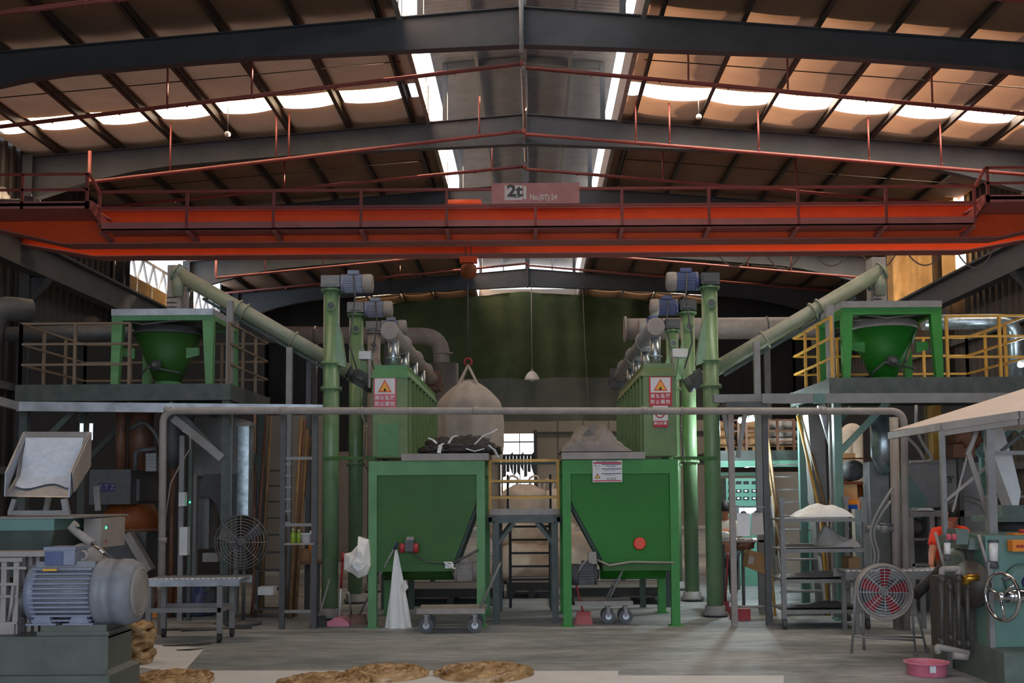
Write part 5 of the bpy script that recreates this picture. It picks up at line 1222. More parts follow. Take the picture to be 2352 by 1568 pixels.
for px in (62, 78, 95): q = MB(); q.bx(X_(px-4, dd+.15), X_(px+5, dd+.15), dd+.12, dd+.18, zt, P(px, 1275, dd).z); q.build('rear_upright', 'greywarm', t)
# trough with chute
t = T('steel_trough', 'teal painted steel trough behind the motor at the left edge', 'trough'); dd = 8.2
q = MB(); a, b_ = X_(-60, dd), X_(126, dd); z0, z1, z2 = P(60, 1265, dd).z, P(60, 1218, dd).z, P(60, 1191, dd).z
q.bx(a, b_, dd, dd+1.1, z1, z2); q.build('rim_band', 'teal', t)
q = MB(); q.prism([(a, dd+.01, z1), (b_, dd+.01, z1), (b_-.1, dd+.06, z0-.2), (a, dd+.06, z0-.2)], (0, 1.0, 0)); q.build('tank', 'tealdark', t)
q = MB(); q.bx(a, b_+.15, dd-.02, dd+1.1, z2, z2+.012); q.build('rim', 'grey', t)
for x in (a+.1, b_-.2): q = MB(); q.bx(x, x+.08, dd+.2, dd+.28, 0, z0); q.build('leg', 'greydark', t)
t = T('steel_chute', 'dusty stainless steel chute with white powder above the teal trough', 'chute'); dd = 8.3
bk = 8.95
def q4(q, pts, th=.012, vec=(0, 0, 1)):
    q.prism(pts, Vector(vec)*th)
TL, TR = P(53, 992, bk), P(206, 992, bk); BL, BR = P(60, 1105, bk), P(168, 1100, bk)
fl, fr = P(9, 1140, dd), P(160, 1142, dd); sl, sr = P(11, 1085, dd), P(163, 1086, dd)
ml, mr = TL.lerp(fl, .62)+Vector((0, .07, -.05)), TR.lerp(fr, .62)+Vector((0, .07, -.05))
q = MB(); q4(q, [TL, TR, mr, ml], .01, (0, 1, .3)); q4(q, [ml, mr, fr, fl], .01, (0, 1, .6)); q.build('slide', 'stain', t)
q = MB(); q4(q, [TL, sl, fl, P(60, 1000, bk)], .012, (1, 0, 0)); q.build('side_wall', 'stain', t)
q = MB(); q4(q, [TR, sr, fr, P(203, 1060, bk)], .012, (-1, 0, 0)); q.build('side_wall', 'stain', t)
q = MB(); q4(q, [sr+Vector((.005, 0, 0)), TR+Vector((.005, 0, 0)), TR+Vector((.005, 0, -.28)), P(168, 1130, dd+.1)], .012, (1, 0, 0)); q.build('outer_side', 'greywarm', t)
q = MB()
def fn(u, v):
    A = TL.lerp(TR, .06+.88*u); B = fl.lerp(fr, .1+.8*u); w_ = .1+(.72+.05*math.sin(u*7))*v; p = A.lerp(B, w_)+Vector((0, .07, -.05))*(w_/.62 if w_ < .62 else (1-w_)/.38)
    return p+Vector((0, -.012-.02*math.sin(math.pi*u)*math.sin(math.pi*v)-.012*noise.noise(p*9), .012))
q.grid(fn, 40, 30); q.build('powder_layer', 'powder', t)
q = MB(); z0, z1 = P(80, 1182, dd).z, P(80, 1146, dd).z; xa, xb = X_(20, dd), X_(160, dd)
q.bx(xa, xb, dd-.01, dd+.03, P(80, 1182, dd).z, P(80, 1172, dd).z); q.bar((xa+.02, dd, z0+.02), (xa+.05, dd, z1), .035); q.bar((xb-.02, dd, z0+.02), (xb-.04, dd, z1), .04)
q.bar((xa+.02, dd+.6, z0+.02), (xa+.05, dd+.6, z1+.1), .035); q.bar((xb-.02, dd+.6, z0+.02), (xb-.04, dd+.6, z1+.1), .035); q.build('support_frame', 'grey', t)
# control box
t = T('control_box', 'beige grey control box with knobs behind the motor', 'box'); dd = 8.6
q = MB(); q.pbx(192, 1190, 232, 1258, dd, dd+.5); q.build('casing', 'greywarm', t)
q = MB(); q.prism([P(232, 1190, dd), P(253, 1188, dd+.35), P(250, 1262, dd+.35), P(232, 1258, dd)], (-.01, .02, 0)); q.build('door', 'greywarm', t)
q = MB(); a = P(240, 1211, dd+.12); q.cyl(a, a+Vector((.02, -.03, 0)), .012, n=12); q.build('green_button', 'led', t)
q = MB(); a = P(240, 1243, dd+.12); q.cyl(a, a+Vector((.02, -.03, 0)), .014, n=12); q.build('red_button', 'red', t)
q = MB(); q.bx(P(205, 1, dd).x, P(225, 1, dd).x, dd+.1, dd+.3, 0, P(200, 1258, dd).z); q.build('stand', 'greydark', t)
t = T('lever_arm', 'dusty lever arm with a chrome rod above the ribbed motor', 'lever'); q = MB(); q.tube([P(176, 1202, 8.0), P(164, 1212, 8.0), P(176, 1222, 8.0), P(214, 1250, 7.9)], .03, 10); q.build('arm', 'greywarm', t)
q = MB(); q.cyl(P(210, 1248, 7.85), P(240, 1272, 7.8), .009, n=10); q.build('rod', 'chrome', t); q = MB(); q.tube([P(238, 1270, 7.8), P(256, 1280, 7.8), P(246, 1292, 7.8)], .012, 8); q.build('clevis', 'greydark', t)
# ---- amber resin stacks and coils
t = T('resin_stack', 'stack of glossy amber resin folds on the floor behind the plinth corner', 'resin'); g = gp(306, 1530)
for k in range(6):
    q = MB(); z = .035+.062*k; pts = []
    for i in range(26):
        a = 2*math.pi*i/26; rr = .075+.025*noise.noise(Vector((math.cos(a)*1.5, math.sin(a)*1.5, k*3.1))); pts.append((g.x+.01+math.cos(a)*rr+.02*math.sin(k*2), g.y+.2+math.sin(a)*rr*1.3, z+.018*math.sin(a*3+k*1.7)))
    q.tube(pts, .038, 8, True); q.blob((g.x+.01, g.y+.2, z), .09, .13, .03, .3, 3, k, 0, 20, 8); q.build('fold', 'amber', t)
def coil(px, py, rpx, seed, lab, hf=1.0):
    g = gp(px, py); R = rpx/2500*g.y; t = T('resin_coil', lab, 'resin', 'amber resin coils on the pale floor'); rnd = random.Random(seed)
    for k in range(16):
        q = MB(); pts = []; r0 = R*(.3+.64*rnd.random()**.7); ph = rnd.random()*6.28; sq = .85+.2*rnd.random(); ox, oy = R*.06*(rnd.random()-.5), R*.06*(rnd.random()-.5)
        n_ = 40; span = 2*math.pi*(.35+.5*rnd.random()); rr = .010+.009*rnd.random()
        zb = .012+.05*rnd.random()*hf*(1-.5*(r0/R)**2)
        for i in range(n_):
            a = ph+span*i/n_; r_ = r0*(1+.07*math.sin(a*3+k)+.03*math.sin(a*7+k*2)); pts.append((g.x+ox+math.cos(a)*r_, g.y+oy+math.sin(a)*r_*sq, zb+.01*math.sin(a*5+k)))
        q.tube(pts, [rr*(1+.35*math.sin(i*.9+k)) for i in range(n_)], 6); q.build('strand', 'amber', t)
    q = MB()
    def fn(u, v):
        a = 2*math.pi*u; r_ = R*.98*math.sin(v*math.pi/2)*(1+.03*math.sin(a*5+seed)); x = g.x+math.cos(a)*r_; y = g.y+math.sin(a)*r_
        return Vector((x, y, max(.0, .058*hf*(1-v**6)+.02*noise.noise(Vector((x*14, y*14, seed)))+.014*math.sin(a*3+v*30))*(1 if v < 1 else 0)))
    q.grid(fn, 60, 26); q.build('mat_layer', 'amber', t)
coil(1115, 1550, 110, 1, 'round amber resin coil on the pale sheet, rightmost of the four')
coil(888, 1552, 94, 2, 'round dusty amber resin coil on the pale sheet, second from the right')
coil(745, 1574, 104, 3, 'round amber resin coil at the bottom edge, overlapping the dusty one')
coil(398, 1566, 94, 4, 'round amber resin coil beside the plinth at the lower left corner')
for i, (x0, y0, x1, y1) in enumerate(((480, 1540, 900, 1640), (860, 1541, 1420, 1640), (1400, 1552, 1800, 1640))):
    a, b_, c, e = gp(x0, y0), gp(x1, y0), gp(x1, y1), gp(x0, y1); q = MB(); q.prism([e+Vector((0, 0, .001+.001*i)), c+Vector((0, 0, .001+.001*i)), b_+Vector((0, 0, .001+.001*i)), a+Vector((0, 0, .001+.001*i))], (0, 0, .002))
    tag(q.build('floor_sheet', 'paper'), 'pale pinkish sheet laid on the floor at the bottom edge, %s one' % ['left', 'middle', 'right'][i], 'sheet')
a, b_, c, e = gp(340, 1480), gp(470, 1488), gp(420, 1545), gp(300, 1530); q = MB(); q.prism([e, c, b_, a], (0, 0, .003)); tag(q.build('floor_sheet', 'paper'), 'pale sheet of paper on the floor right of the amber stack', 'sheet')

# ================================================================ right side
# rack trolley
t = T('shelf_trolley', 'dusty grey four shelf trolley standing in front of the steel stairs', 'trolley'); d0, d1 = 12.75, 13.5
xa, xb = X_(1795, d0), X_(1984, d0)
for x in (xa, xb):
    for y in (d0, d1):
        q = MB(); zt = P(1800, 1148, d0).z; q.bx(x-.025, x+.025, y-.02, y+.03, .12 if 1 else 0, zt); q.bx(x-.035, x+.035, y-.03, y+.04, zt-.02, zt+.03)
        for zz in (1220, 1285, 1360): z = P(1800, zz, d0).z; q.bx(x-.035, x+.035, y-.03, y+.04, z-.015, z+.015)
        q.build('post', 'grey', t); q = MB(); q.cyl((x-.02, y, .05), (x+.02, y, .05), .05, n=18); q.bx(x-.03, x+.03, y-.01, y+.01, .05, .13); q.build('caster', 'greydark', t)
for py in (1192, 1262, 1332, 1402): q = MB(); z = P(1890, py, d0).z; q.bx(xa+.02, xb-.02, d0, d1, z-.02, z+.0); q.bx(xa, xb, d0-.03, d0, z-.03, z+.012); q.build('shelf', 'grey', t)
def heap(name, lab, x0, x1, py, h_, d, m_, seed, dep=.3, cat='cloth'):
    a, b_ = X_(x0, d), X_(x1, d); z = P((x0+x1)/2, py, 12.75).z; q = MB()
    def fn(u, v):
        x = a+(b_-a)*u; y = d+dep*v
        pr = (math.sin(math.pi*u)*math.sin(math.pi*v))**.5 if 0 < u < 1 and 0 < v < 1 else 0
        pk = .42+.8*noise.noise(Vector((x*2.6, y*3, seed)))+.2*abs(noise.noise(Vector((x*9, y*5, seed+3))))
        return Vector((x, y, z+.004+pr*h_*max(.1, pk)))
    q.grid(fn, 50, 24); tag(q.build(name, m_), lab, cat)
heap('white_cloth', 'heap of white cloth on the top shelf of the shelf trolley', 1832, 1962, 1188, .22, 12.8, 'sack', 3.3, .45)
heap('plastic_bag', 'crumpled pale plastic bags on the second shelf of the shelf trolley', 1880, 1975, 1258, .34, 12.85, 'fibcgrey', 5.1, .4, 'bag')
heap('grey_cloth', 'flat grey cloth at the left of the second trolley shelf', 1800, 1880, 1258, .08, 12.85, 'tarp', 8.1, .4)
heap('grey_sheets', 'flat grey sheets on the third shelf of the shelf trolley', 1802, 1970, 1328, .07, 12.85, 'grey', 2.1, .5, 'sheets')
heap('dark_planks', 'dark planks on the lowest shelf of the shelf trolley', 1805, 1975, 1398, .06, 12.85, 'greydark', 4.1, .5, 'planks')
q = MB(); z = P(1960, 1330, 12.75).z; q.bx(X_(1945, 12.9), X_(1972, 12.9), 12.9, 13.2, z, z+.24); tag(q.build('brown_carton', 'carton'), 'small brown carton at the right of the third trolley shelf', 'box')
# steel stairs on the right
stairs('steel_stairs', 'steel stairs with yellow brown handrails climbing to the upper deck on the right', (1762, 1052), (1800, 1400), 84, 92, 11, 'grey', 'bamboo', 17.0, 14.1, 'grey')
for i, (a, b_) in enumerate((((1832, 955), (1884, 1180)), ((1842, 955), (1902, 1190)), ((1745, 1050), (1765, 1240)))):
    q = MB(); q.cyl(P(a[0], a[1], 15.3), P(b_[0], b_[1], 14.3), .022, n=10); q.cyl(P(b_[0], b_[1], 14.3), Vector((P(b_[0]+8, b_[1], 14.2).x, 14.1, 0)), .018, n=8)
    tag(q.build('stair_pole', 'yellow' if i != 1 else 'bamboo'), '%s pole leaning along the right stairs' % ['bright yellow', 'pale yellow', 'short yellow'][i], 'pole')
# upper deck
t = T('upper_deck', 'green edged upper deck with pallets of sacks behind the right stairs', 'platform'); dd = 17.1
z1 = P(1750, 1034, dd).z; q = MB(); q.bx(X_(1645, dd), X_(1862, dd), dd, dd+2.6, z1-.16, z1); q.build('deck', 'tealdark', t)
q = MB(); q.bx(X_(1645, dd), X_(1862, dd), dd-.03, dd, z1-.26, z1-.16); q.build('edge', 'cabinet', t)
for px in (1650, 1858): q = MB(); q.pbx(px-3, 1050, px+3, 1300, dd+.1, dd+.2, True); q.build('post', 'cabinet', t)
r = T('deck_railing', 'rusty brown railing on the upper deck in front of the sacks', 'railing')
for px in (1700, 1718, 1768, 1790, 1828): q = MB(); x = X_(px, dd); q.bx(x-.02, x+.02, dd+.02, dd+.06, z1, z1+.5); q.build('post', 'brown', r)
for k in range(3): q = MB(); z = z1+.14+.17*k; q.bx(X_(1690 if k != 0 else 1760, dd), X_(1830, dd), dd+.03, dd+.05, z-.012, z+.012); q.build('rail', 'brown', r)
def sacks(px, dd, z, lab, m_, n_=3, w_=.42, grp=None):
    t = T('sack_stack', lab, 'sacks', grp)
    q = MB(); x = X_(px, dd); q.bx(x-w_-.03, x+w_+.03, dd, dd+.8, z+.07, z+.09)
    for k in (-1, 0, 1): q.bx(x+k*w_*.9-.03, x+k*w_*.9+.03, dd, dd+.8, z, z+.07)
    q.build('pallet', 'wood', t)
    for k in range(n_):
        q = MB(); q.blob((x, dd+.4, z+.16+.14*k), w_, .4, .085, .2, 3, k+px, 0, 26, 12); q.build('sack', m_, t)
sacks(1800, dd+.4, z1, 'pallet of pinkish white sacks at the top of the right stairs', 'fibcgrey', 3, .34)
sacks(1735, dd+.5, z1, 'pallet of shiny amber wrapped sacks left of the pinkish ones on the upper deck', 'carton', 3, .2)
sacks(1672, dd+.5, z1, 'pallet of brown cartons at the left of the upper deck', 'carton', 3, .2)
# teal supports at right
q = MB(); q.bar(P(1886, 930, 14.0), P(1918, 1040, 13.9), .1, .05); tag(q.build('diagonal_brace', 'silver'), 'pale steel brace left of the teal column, under the long pale beam', 'brace')
t = T('slanted_column', 'wide grey blue steel column behind the right stairs', 'column'); q = MB(); v = [P(1853, 955, 14.9), P(1892, 950, 14.9), P(1894, 1200, 14.9)]
q.prism([P(1856, 950, 14.9), P(1893, 950, 14.9), Vector((X_(1902, 14.9), 14.9, 0)), Vector((X_(1880, 14.9), 14.9, 0))], (0, .3, 0)); q.build('column', 'grey', t)
# control cabinet, screen, lamps
t = T('control_cabinet', 'teal control cabinet with rows of dark meters behind the slim post', 'cabinet'); dd = 18.6
x0, x1 = X_(1668, dd), X_(1748, dd); q = MB(); q.bx(x0, x1, dd, dd+.5, 0, P(1700, 1098, dd).z); q.build('casing', 'cabinet', t)
for r_, py in enumerate((1108, 1127, 1144)):
    for px in (1679, 1697, 1714, 1733):
        q = MB(); q.pbx(px-6, py-3.5, px+6, py+3.5, dd-.02, dd); mq = q.build('meter', 'black', t)
        if r_ and px > 1670: q = MB(); q.pbx(px-3.5, py-1.5, px+2, py+1.5, dd-.025, dd-.02); q.build('display', 'screen', mq)
t = T('monitor_screen', 'bright screen at the foot of the teal cabinet behind the clipboards', 'monitor'); q = MB(); q.pbx(1699, 1166, 1738, 1180, 17.8, 17.84); q.build('screen', 'screen', t); q = MB(); q.pbx(1690, 1160, 1698, 1290, 17.8, 17.9, True); q.build('stand', 'greydark', t)
q = MB(); q.bx(X_(1650, 19.5), X_(1760, 19.5), 19.5, 19.6, P(1700, 1092, 19.5).z, P(1700, 1085, 19.5).z); tag(q.build('green_beam', 'cabinet'), 'thin green beam above the teal control cabinet', 'beam')
def tube_lamp(A, B, dA, dB, e, lab, r=.02):
    t = T('tube_lamp', lab, 'lamp'); q = MB(); a, b_ = P(*A, dA), P(*B, dB); q.cyl(a, b_, r, n=12); q.build('tube', 'tube', t)
    q = MB(); q.bar(a+Vector((0, 0, .04)), b_+Vector((0, 0, .04)), .06, .03); q.build('housing', 'white', t)
    ld = bpy.data.lights.new('tube_light', 'POINT'); o = bpy.data.objects.new('tube_light', ld); COL.objects.link(o); ld.energy = e; ld.color = (.82, .97, 1); ld.shadow_soft_size = .08; o.location = (a+b_)/2+Vector((0, 0, -.1))
tube_lamp((1700, 966), (1738, 960), 15.4, 16.0, 70, 'bright white tube lamp glaring below the right cross beam', .035)
tube_lamp((1713, 1070), (1740, 1066), 17.2, 17.6, 16, 'white tube lamp under the upper deck above the teal cabinet', .025)
tube_lamp((1768, 1060), (1774, 1059), 17.6, 17.8, 7, 'small bright lamp under the upper deck right of the tube lamp')
tube_lamp((2343, 838), (2353, 836), 14.9, 15.2, 14, 'bright bluish lamp at the right edge behind the platform railing', .035)
# clipboards
for i, (x0, y0, x1, y1, s_) in enumerate(((1693, 1178, 1722, 1231, 0), (1726, 1177, 1751, 1227, -.015))):
    t = T('clipboard', ['white clipboard hanging from the thin bar, left one', 'greyer clipboard hanging from the thin bar, right one'][i], 'clipboard'); q = MB()
    a, b_, c, e = P(x0, y0, 13.04), P(x1, y0, 13.04), P(x1+i*4, y1, 13.02), P(x0-i*2, y1+i*2, 13.02); q.prism([a, b_, c, e], (0, .006, 0)); q.build('paper', 'white' if i == 0 else 'fibcgrey', t)
    q = MB(); m1 = (a+b_)/2; q.prism([m1+Vector((-.04, -.01, -.0)), m1+Vector((.04, -.01, 0)), m1+Vector((.02, -.01, .025)), m1+Vector((-.02, -.01, .025))], (0, .02, 0)); q.tube([m1+Vector((0, 0, .02)), P((x0+x1)/2, 1164, 13.07)], .003, 5); q.build('clip', 'greydark', t)
# work table with cartons
t = T('work_table', 'cluttered metal work table behind the clipboards', 'table'); dd = 14.6; z = P(1720, 1240, dd).z; q = MB(); q.bx(X_(1655, dd), X_(1765, dd), dd, dd+.7, z-.03, z); q.build('top', 'greywarm', t)
for px in (1660, 1705, 1758): q = MB(); q.pbx(px, 1250, px+6, 1400, dd+.05, dd+.1, True); q.build('leg', 'greydark', t)
q = MB(); c = P(1742, 1285, 14.2); q.prism([P(1722, 1262, 14.2), P(1768, 1276, 14.2), P(1764, 1322, 14.2), P(1716, 1302, 14.2)], (0, .3, 0)); o = tag(q.build('open_carton', 'carton'), 'tilted brown carton with a pale label leaning below the work table', 'box')
q = MB(); q.prism([P(1722, 1276, 14.19), P(1733, 1279, 14.19), P(1729, 1296, 14.19), P(1718, 1293, 14.19)], (0, .008, 0)); q.build('label_sheet', 'fibcgrey').parent = o
for i, (px, m_, s_) in enumerate(((1662, 'white', .06), (1675, 'fibc', .05), (1748, 'lampwhite', .05))):
    q = MB(); q.blob((X_(px, 14.8), 14.8, z+s_*.8), s_*1.3, s_, s_, .3, 3, i, .2, 18, 10); tag(q.build('work_item', m_), 'small pale item on the cluttered work table, %s' % ['leftmost', 'second', 'by the dark post'][i], 'item')
q = MB(); q.blob((X_(1706, 14.7), 14.7, z-.06), .14, .1, .08, .4, 4, 4, 0, 24, 12); tag(q.build('brown_gloves', 'brown'), 'brown rags hanging at the edge of the work table below the clipboards', 'rags')
q = MB(); q.pbx(1686, 1398, 1724, 1407, 13.6, 13.9, True); g = q; tag(q.build('red_tray', 'red'), 'dark red tray on the floor between the slim posts', 'tray')
q = MB(); q.cyl(P(1689, 1393, 13.2), P(1757, 1393, 13.2), .018, n=10); tag(q.build('floor_bar', 'greywarm'), 'pale bar joining the two slim posts near the floor', 'bar')
t = broom('red broom standing behind the slim post right of the green column', (1668, 1408), (1672, 1270), 14.3, 'red', 'red', .12, .12)
# pallet rack with goods in the background right
t = T('pallet_rack', 'storage rack with blue uprights and orange beams behind the shelf trolley', 'rack'); dd = 17.5
for px in (1972, 2068, 2150): q = MB(); q.pbx(px-3, 1150, px+3, 1300, dd, dd+.08, True); q.build('upright', 'blue', t)
for (x0, x1, y0, y1, m_) in ((1930, 2165, 1148, 1158, 'rackorange'), (1930, 2165, 1158, 1168, 'blue'), (1930, 2070, 1092, 1097, 'cabinet')): q = MB(); q.pbx(x0, y0, x1, y1, dd-.05, dd+(.6 if m_ != 'blue' else 0)); q.build('beam', m_, t)
z = P(2000, 1148, dd).z
def crate(x0, x1, y0, y1, d, m_, lab, name='carton', cat='box', dep=.5, floor=False):
    q = MB(); q.pbx(x0, y0, x1, y1, d, d+dep, floor); return tag(q.build(name, m_), lab, cat)
crate(1935, 1980, 1105, 1148, dd+.05, 'carton', 'brown stack of cartons on the storage rack, left of the white bottles')
crate(1988, 2024, 1120, 1148, dd+.05, 'carton', 'brown carton on the storage rack below the machine head')
crate(1925, 1965, 1040, 1092, dd+.05, 'carton', 'upper brown carton standing on the green rack beam')
for k, px in enumerate((1990, 2003, 2016)):
    for j in range(2):
        x = X_(px, 15.4); q = MB(); z0 = P(2000, 1170, 15.4).z+j*.21; q.lathe((x, 15.4, z0), (0, 0, 1), [(.035, 0), (.037, .02), (.037, .13), (.018, .17), (.018, .19)], 14)
        tag(q.build('water_bottle', 'lampwhite'), 'pale bottle in the wrapped pack beside the rack, %s row, %s' % (['lower', 'upper'][j], ['left', 'middle', 'right'][k]), 'bottle', 'wrapped pale bottles')
crate(1984, 2022, 1170, 1290, 15.35, 'greydark', 'dark cabinet under the pack of pale bottles', 'dark_cabinet', 'cabinet', .4, True)
# pinkish bent pipe, far machine, orange cone of rags
q = MB(); q.tube(arc([P(1945, 1075, 18.5), P(1945, 988, 18.5), P(1966, 985, 18.5), Vector((P(1968, 1075, 18.5).x, 18.5, 0))], .2, 6), .11, 18); tag(q.build('bent_pipe', 'fibc'), 'pinkish bent pipe standing behind the teal brace on the right', 'pipe')
t = T('round_motor', 'dusty round motor head on a frame behind the pallet rack goods', 'machine'); c = P(1962, 1080, 15.6); q = MB(); q.lathe((c.x, 15.9, c.z), (0, -1, 0), [(.12, 0), (.16, .05), (.15, .3), (.08, .34)], 24); q.build('head', 'greydark', t)
q = MB(); q.bx(c.x-.2, c.x+.25, 15.6, 15.9, c.z-.2, c.z-.16); q.cyl((c.x+.12, 15.75, 0), (c.x+.12, 15.75, c.z-.18), .04, n=12); q.build('frame', 'rust', t)
q = MB(); q.bx(c.x-.22, c.x+.3, 15.55, 15.6, c.z+.16, c.z+.18); q.build('top_bar', 'rust', t)
t = T('silo_cone', 'shiny galvanised silo with a cone bottom behind the right end of the long pipe', 'silo'); c = P(2028, 1000, 14.8); q = MB(); q.lathe((c.x, 14.8, P(2028, 1090, 14.8).z), (0, 0, 1), [(.05, 0), (.17, .25), (.17, .85)], 28); q.build('shell', 'galv', t)
q = MB(); q.pbx(2000, 1060, 2044, 1300, 15.0, 15.3, True); q.build('support', 'grey', t)
# hoses and valves
for i, (pts, m_, lab) in enumerate(((((2050, 1120), (2010, 1185), (1996, 1230), (2012, 1270), (2004, 1310)), 'grey', 'pale flexible hose hanging from the right pipe, left one'), (((2046, 1150), (2018, 1190), (2004, 1225), (2020, 1275), (2012, 1305)), 'grey', 'pale flexible hose hanging from the right pipe, right one'), (((2104, 930), (2104, 985), (2120, 1020), (2138, 1045), (2140, 1058), (2090, 1062)), 'grey', 'grey hose looping down above the big grey mixer box'), (((2085, 1005), (2110, 1030), (2125, 1060)), 'grey', 'short grey hose beside the right end of the long pipe'))):
    q = MB(); q.tube(arc([P(x, y, 12.5 if i < 2 else 13.4) for x, y in pts], .2, 5), .016 if i < 2 else .02, 8); tag(q.build('flexible_hose', m_), lab, 'hose')
t = T('pipe_valve', 'dusty pipe valve fixed between the shelf trolley and the right pipes', 'valve'); q = MB(); q.cyl(P(1990, 1213, 12.6), P(2052, 1213, 12.6), .035, n=14); q.cyl(P(2022, 1213, 12.6), P(2036, 1213, 12.6), .06, n=16); q.build('body', 'grey', t); q = MB(); q.pbx(2024, 1203, 2054, 1206, 12.55, 12.6); q.build('handle', 'greydark', t)
# yellow columns
q = MB(); q.pbx(2148, 930, 2168, 1330, 14.7, 14.9, True); tag(q.build('yellow_column', 'yellow'), 'scuffed yellow steel column behind the canopy post', 'column')
q = MB(); q.pbx(2134, 930, 2144, 1330, 14.9, 15.0, True); tag(q.build('tan_column', 'bamboo'), 'tan brown column just left of the yellow one', 'column')
# big grey mixer box
t = T('mixer_box', 'large grey steel mixer housing behind the man in orange', 'machine'); dd = 14.4
q = MB(); q.pbx(2088, 1062, 2250, 1165, dd, dd+1.1); q.pbx(2084, 1056, 2196, 1064, dd-.03, dd+1.1); q.build('housing', 'grey', t)
q = MB(); q.prism([P(2084, 1085, dd-.02), P(2130, 1150, dd-.02), P(2098, 1240, dd-.02), P(2084, 1240, dd-.02)], (0, .5, 0)); q.build('side_chute', 'teal', t)
q = MB(); q.pbx(2174, 1093, 2192, 1097, dd-.02, dd); q.pbx(2180, 1097, 2187, 1109, dd-.02, dd); q.build('bracket', 'greydark', t)
q = MB(); c = P(2215, 1185, dd-.1); q.lathe((c.x, dd-.05, c.z-.1), (0, -1, 0), [(.36, 0), (.36, .1), (.3, .1), (.3, .02)], 32); q.build('round_guard', 'grey', t)
q = MB(); q.pbx(2095, 1165, 2245, 1330, dd+.1, dd+1, True); q.build('base', 'greydark', t)
# white frame machine behind the man
t = T('press_frame', 'pale grey open press frame behind the man in orange', 'frame'); dd = 13.9
for (x0, y0, x1, y1) in ((2090, 1172, 2240, 1186), (2090, 1186, 2100, 1300), (2137, 1186, 2148, 1300), (2098, 1236, 2140, 1241), (2096, 1294, 2150, 1300)): q = MB(); q.pbx(x0, y0, x1, y1, dd, dd+.3 if y0 < 1180 else dd+.1); q.build('member', 'grey', t)
q = MB(); q.pbx(2094, 1300, 2104, 1400, dd, dd+.1, True); q.pbx(2140, 1300, 2150, 1400, dd, dd+.1, True); q.build('foot', 'grey', t)
q = MB(); q.lathe((P(2115, 1210, dd).x, dd+.3, P(2115, 1212, dd).z), (0, -1, 0), [(.1, 0), (.12, .1), (.05, .2)], 20); q.build('wheel', 'greydark', t)
q = MB(); q.prism([P(2100, 1174, dd), P(2115, 1166, dd), P(2140, 1166, dd), P(2150, 1174, dd)], (0, .3, 0)); q.build('cloth_cover', 'white', t)
# roller table right
t = T('roller_table', 'pale roller table on the right, the man in orange leans on it', 'table'); d0, d1 = 12.2, 12.75
x0, x1 = X_(1938, d0), X_(2180, d0); z = P(2040, 1312, d0).z
q = MB(); q.bx(x0, x1, d0, d0+.04, z-.09, z); q.bx(x0, x1, d1-.04, d1, z-.09, z); q.build('side_rail', 'grey', t)
for k in range(18): q = MB(); x = x0+.06+k*(x1-x0-.1)/17; q.cyl((x, d0+.04, z-.012), (x, d1-.04, z-.012), .022, n=12); q.build('roller', 'stain', t)
for px in (1962, 2150):
    for y in (d0, d1-.05): q = MB(); x = X_(px, d0); q.bx(x-.025, x+.025, y, y+.05, 0, z-.08); q.build('leg', 'grey', t)
# ---- people
def body(name, nodes, edges, m_, parent, root=0, sub=2):
    me = bpy.data.meshes.new(name); me.from_pydata([tuple(n_[0]) for n_ in nodes], edges, []); me.materials.append(M[m_])
    o = bpy.data.objects.new(name, me); COL.objects.link(o)
    sk = o.modifiers.new('skin', 'SKIN'); sk.use_smooth_shade = True
    for i, n_ in enumerate(nodes):
        r = n_[1]; me.skin_vertices[0].data[i].radius = (r, r) if not isinstance(r, tuple) else r
        me.skin_vertices[0].data[i].use_root = (i == root)
    sb = o.modifiers.new('sub', 'SUBSURF'); sb.levels = sub; sb.render_levels = sub
    bpy.context.view_layer.update()
    ev = o.evaluated_get(bpy.context.evaluated_depsgraph_get()); m2 = bpy.data.meshes.new_from_object(ev)
    m2.name = name; m2.materials.clear(); m2.materials.append(M[m_]); bpy.data.objects.remove(o)
    o = bpy.data.objects.new(name, m2); COL.objects.link(o); o.parent = parent
    for p in m2.polygons: p.use_smooth = True
    return o
V = Vector
# man in orange leaning over the roller table
t = T('person', 'person in an orange polo shirt bending over the roller table, one arm propped on it', 'person'); D = 13.25
def Q(px, py, dy=0): return P(px, py, D+dy)
hip = Q(2172, 1310, .25); hip.z = .92
sp1 = Q(2172, 1275, .15); chest = Q(2180, 1235, .05); neck = Q(2186, 1212, -.02); hd = Q(2186, 1180, -.04); shL = Q(2150, 1224, 0); shR = Q(2216, 1218, .0)
elL = Q(2140, 1272, -.15); wrL = Q(2139, 1302, -.3); elR = Q(2222, 1245, -.25); wrR = Q(2196, 1262, -.4)
nodes = [(hip, .13), (sp1, .13), (chest, .15), (neck, .055), (shL, .065), (elL, .042), (wrL, .03), (shR, .065), (elR, .042), (wrR, .03),
         (hip+V((-.1, .02, -.05)), .09), (V((hip.x-.13, hip.y-.02, .48)), .06), (V((hip.x-.13, hip.y+.06, .07)), .042), (V((hip.x-.13, hip.y-.1, .035)), .035),
         (hip+V((.1, .02, -.05)), .09), (V((hip.x+.14, hip.y-.02, .48)), .06), (V((hip.x+.15, hip.y+.08, .07)), .042), (V((hip.x+.15, hip.y-.08, .035)), .035), (hd+V((0, 0, -.06)), .055)]
edges = [(0,1),(1,2),(2,3),(2,4),(4,5),(5,6),(2,7),(7,8),(8,9),(0,10),(10,11),(11,12),(12,13),(0,14),(14,15),(15,16),(16,17),(3,18)]
body('body', nodes, edges, 'skin', t)
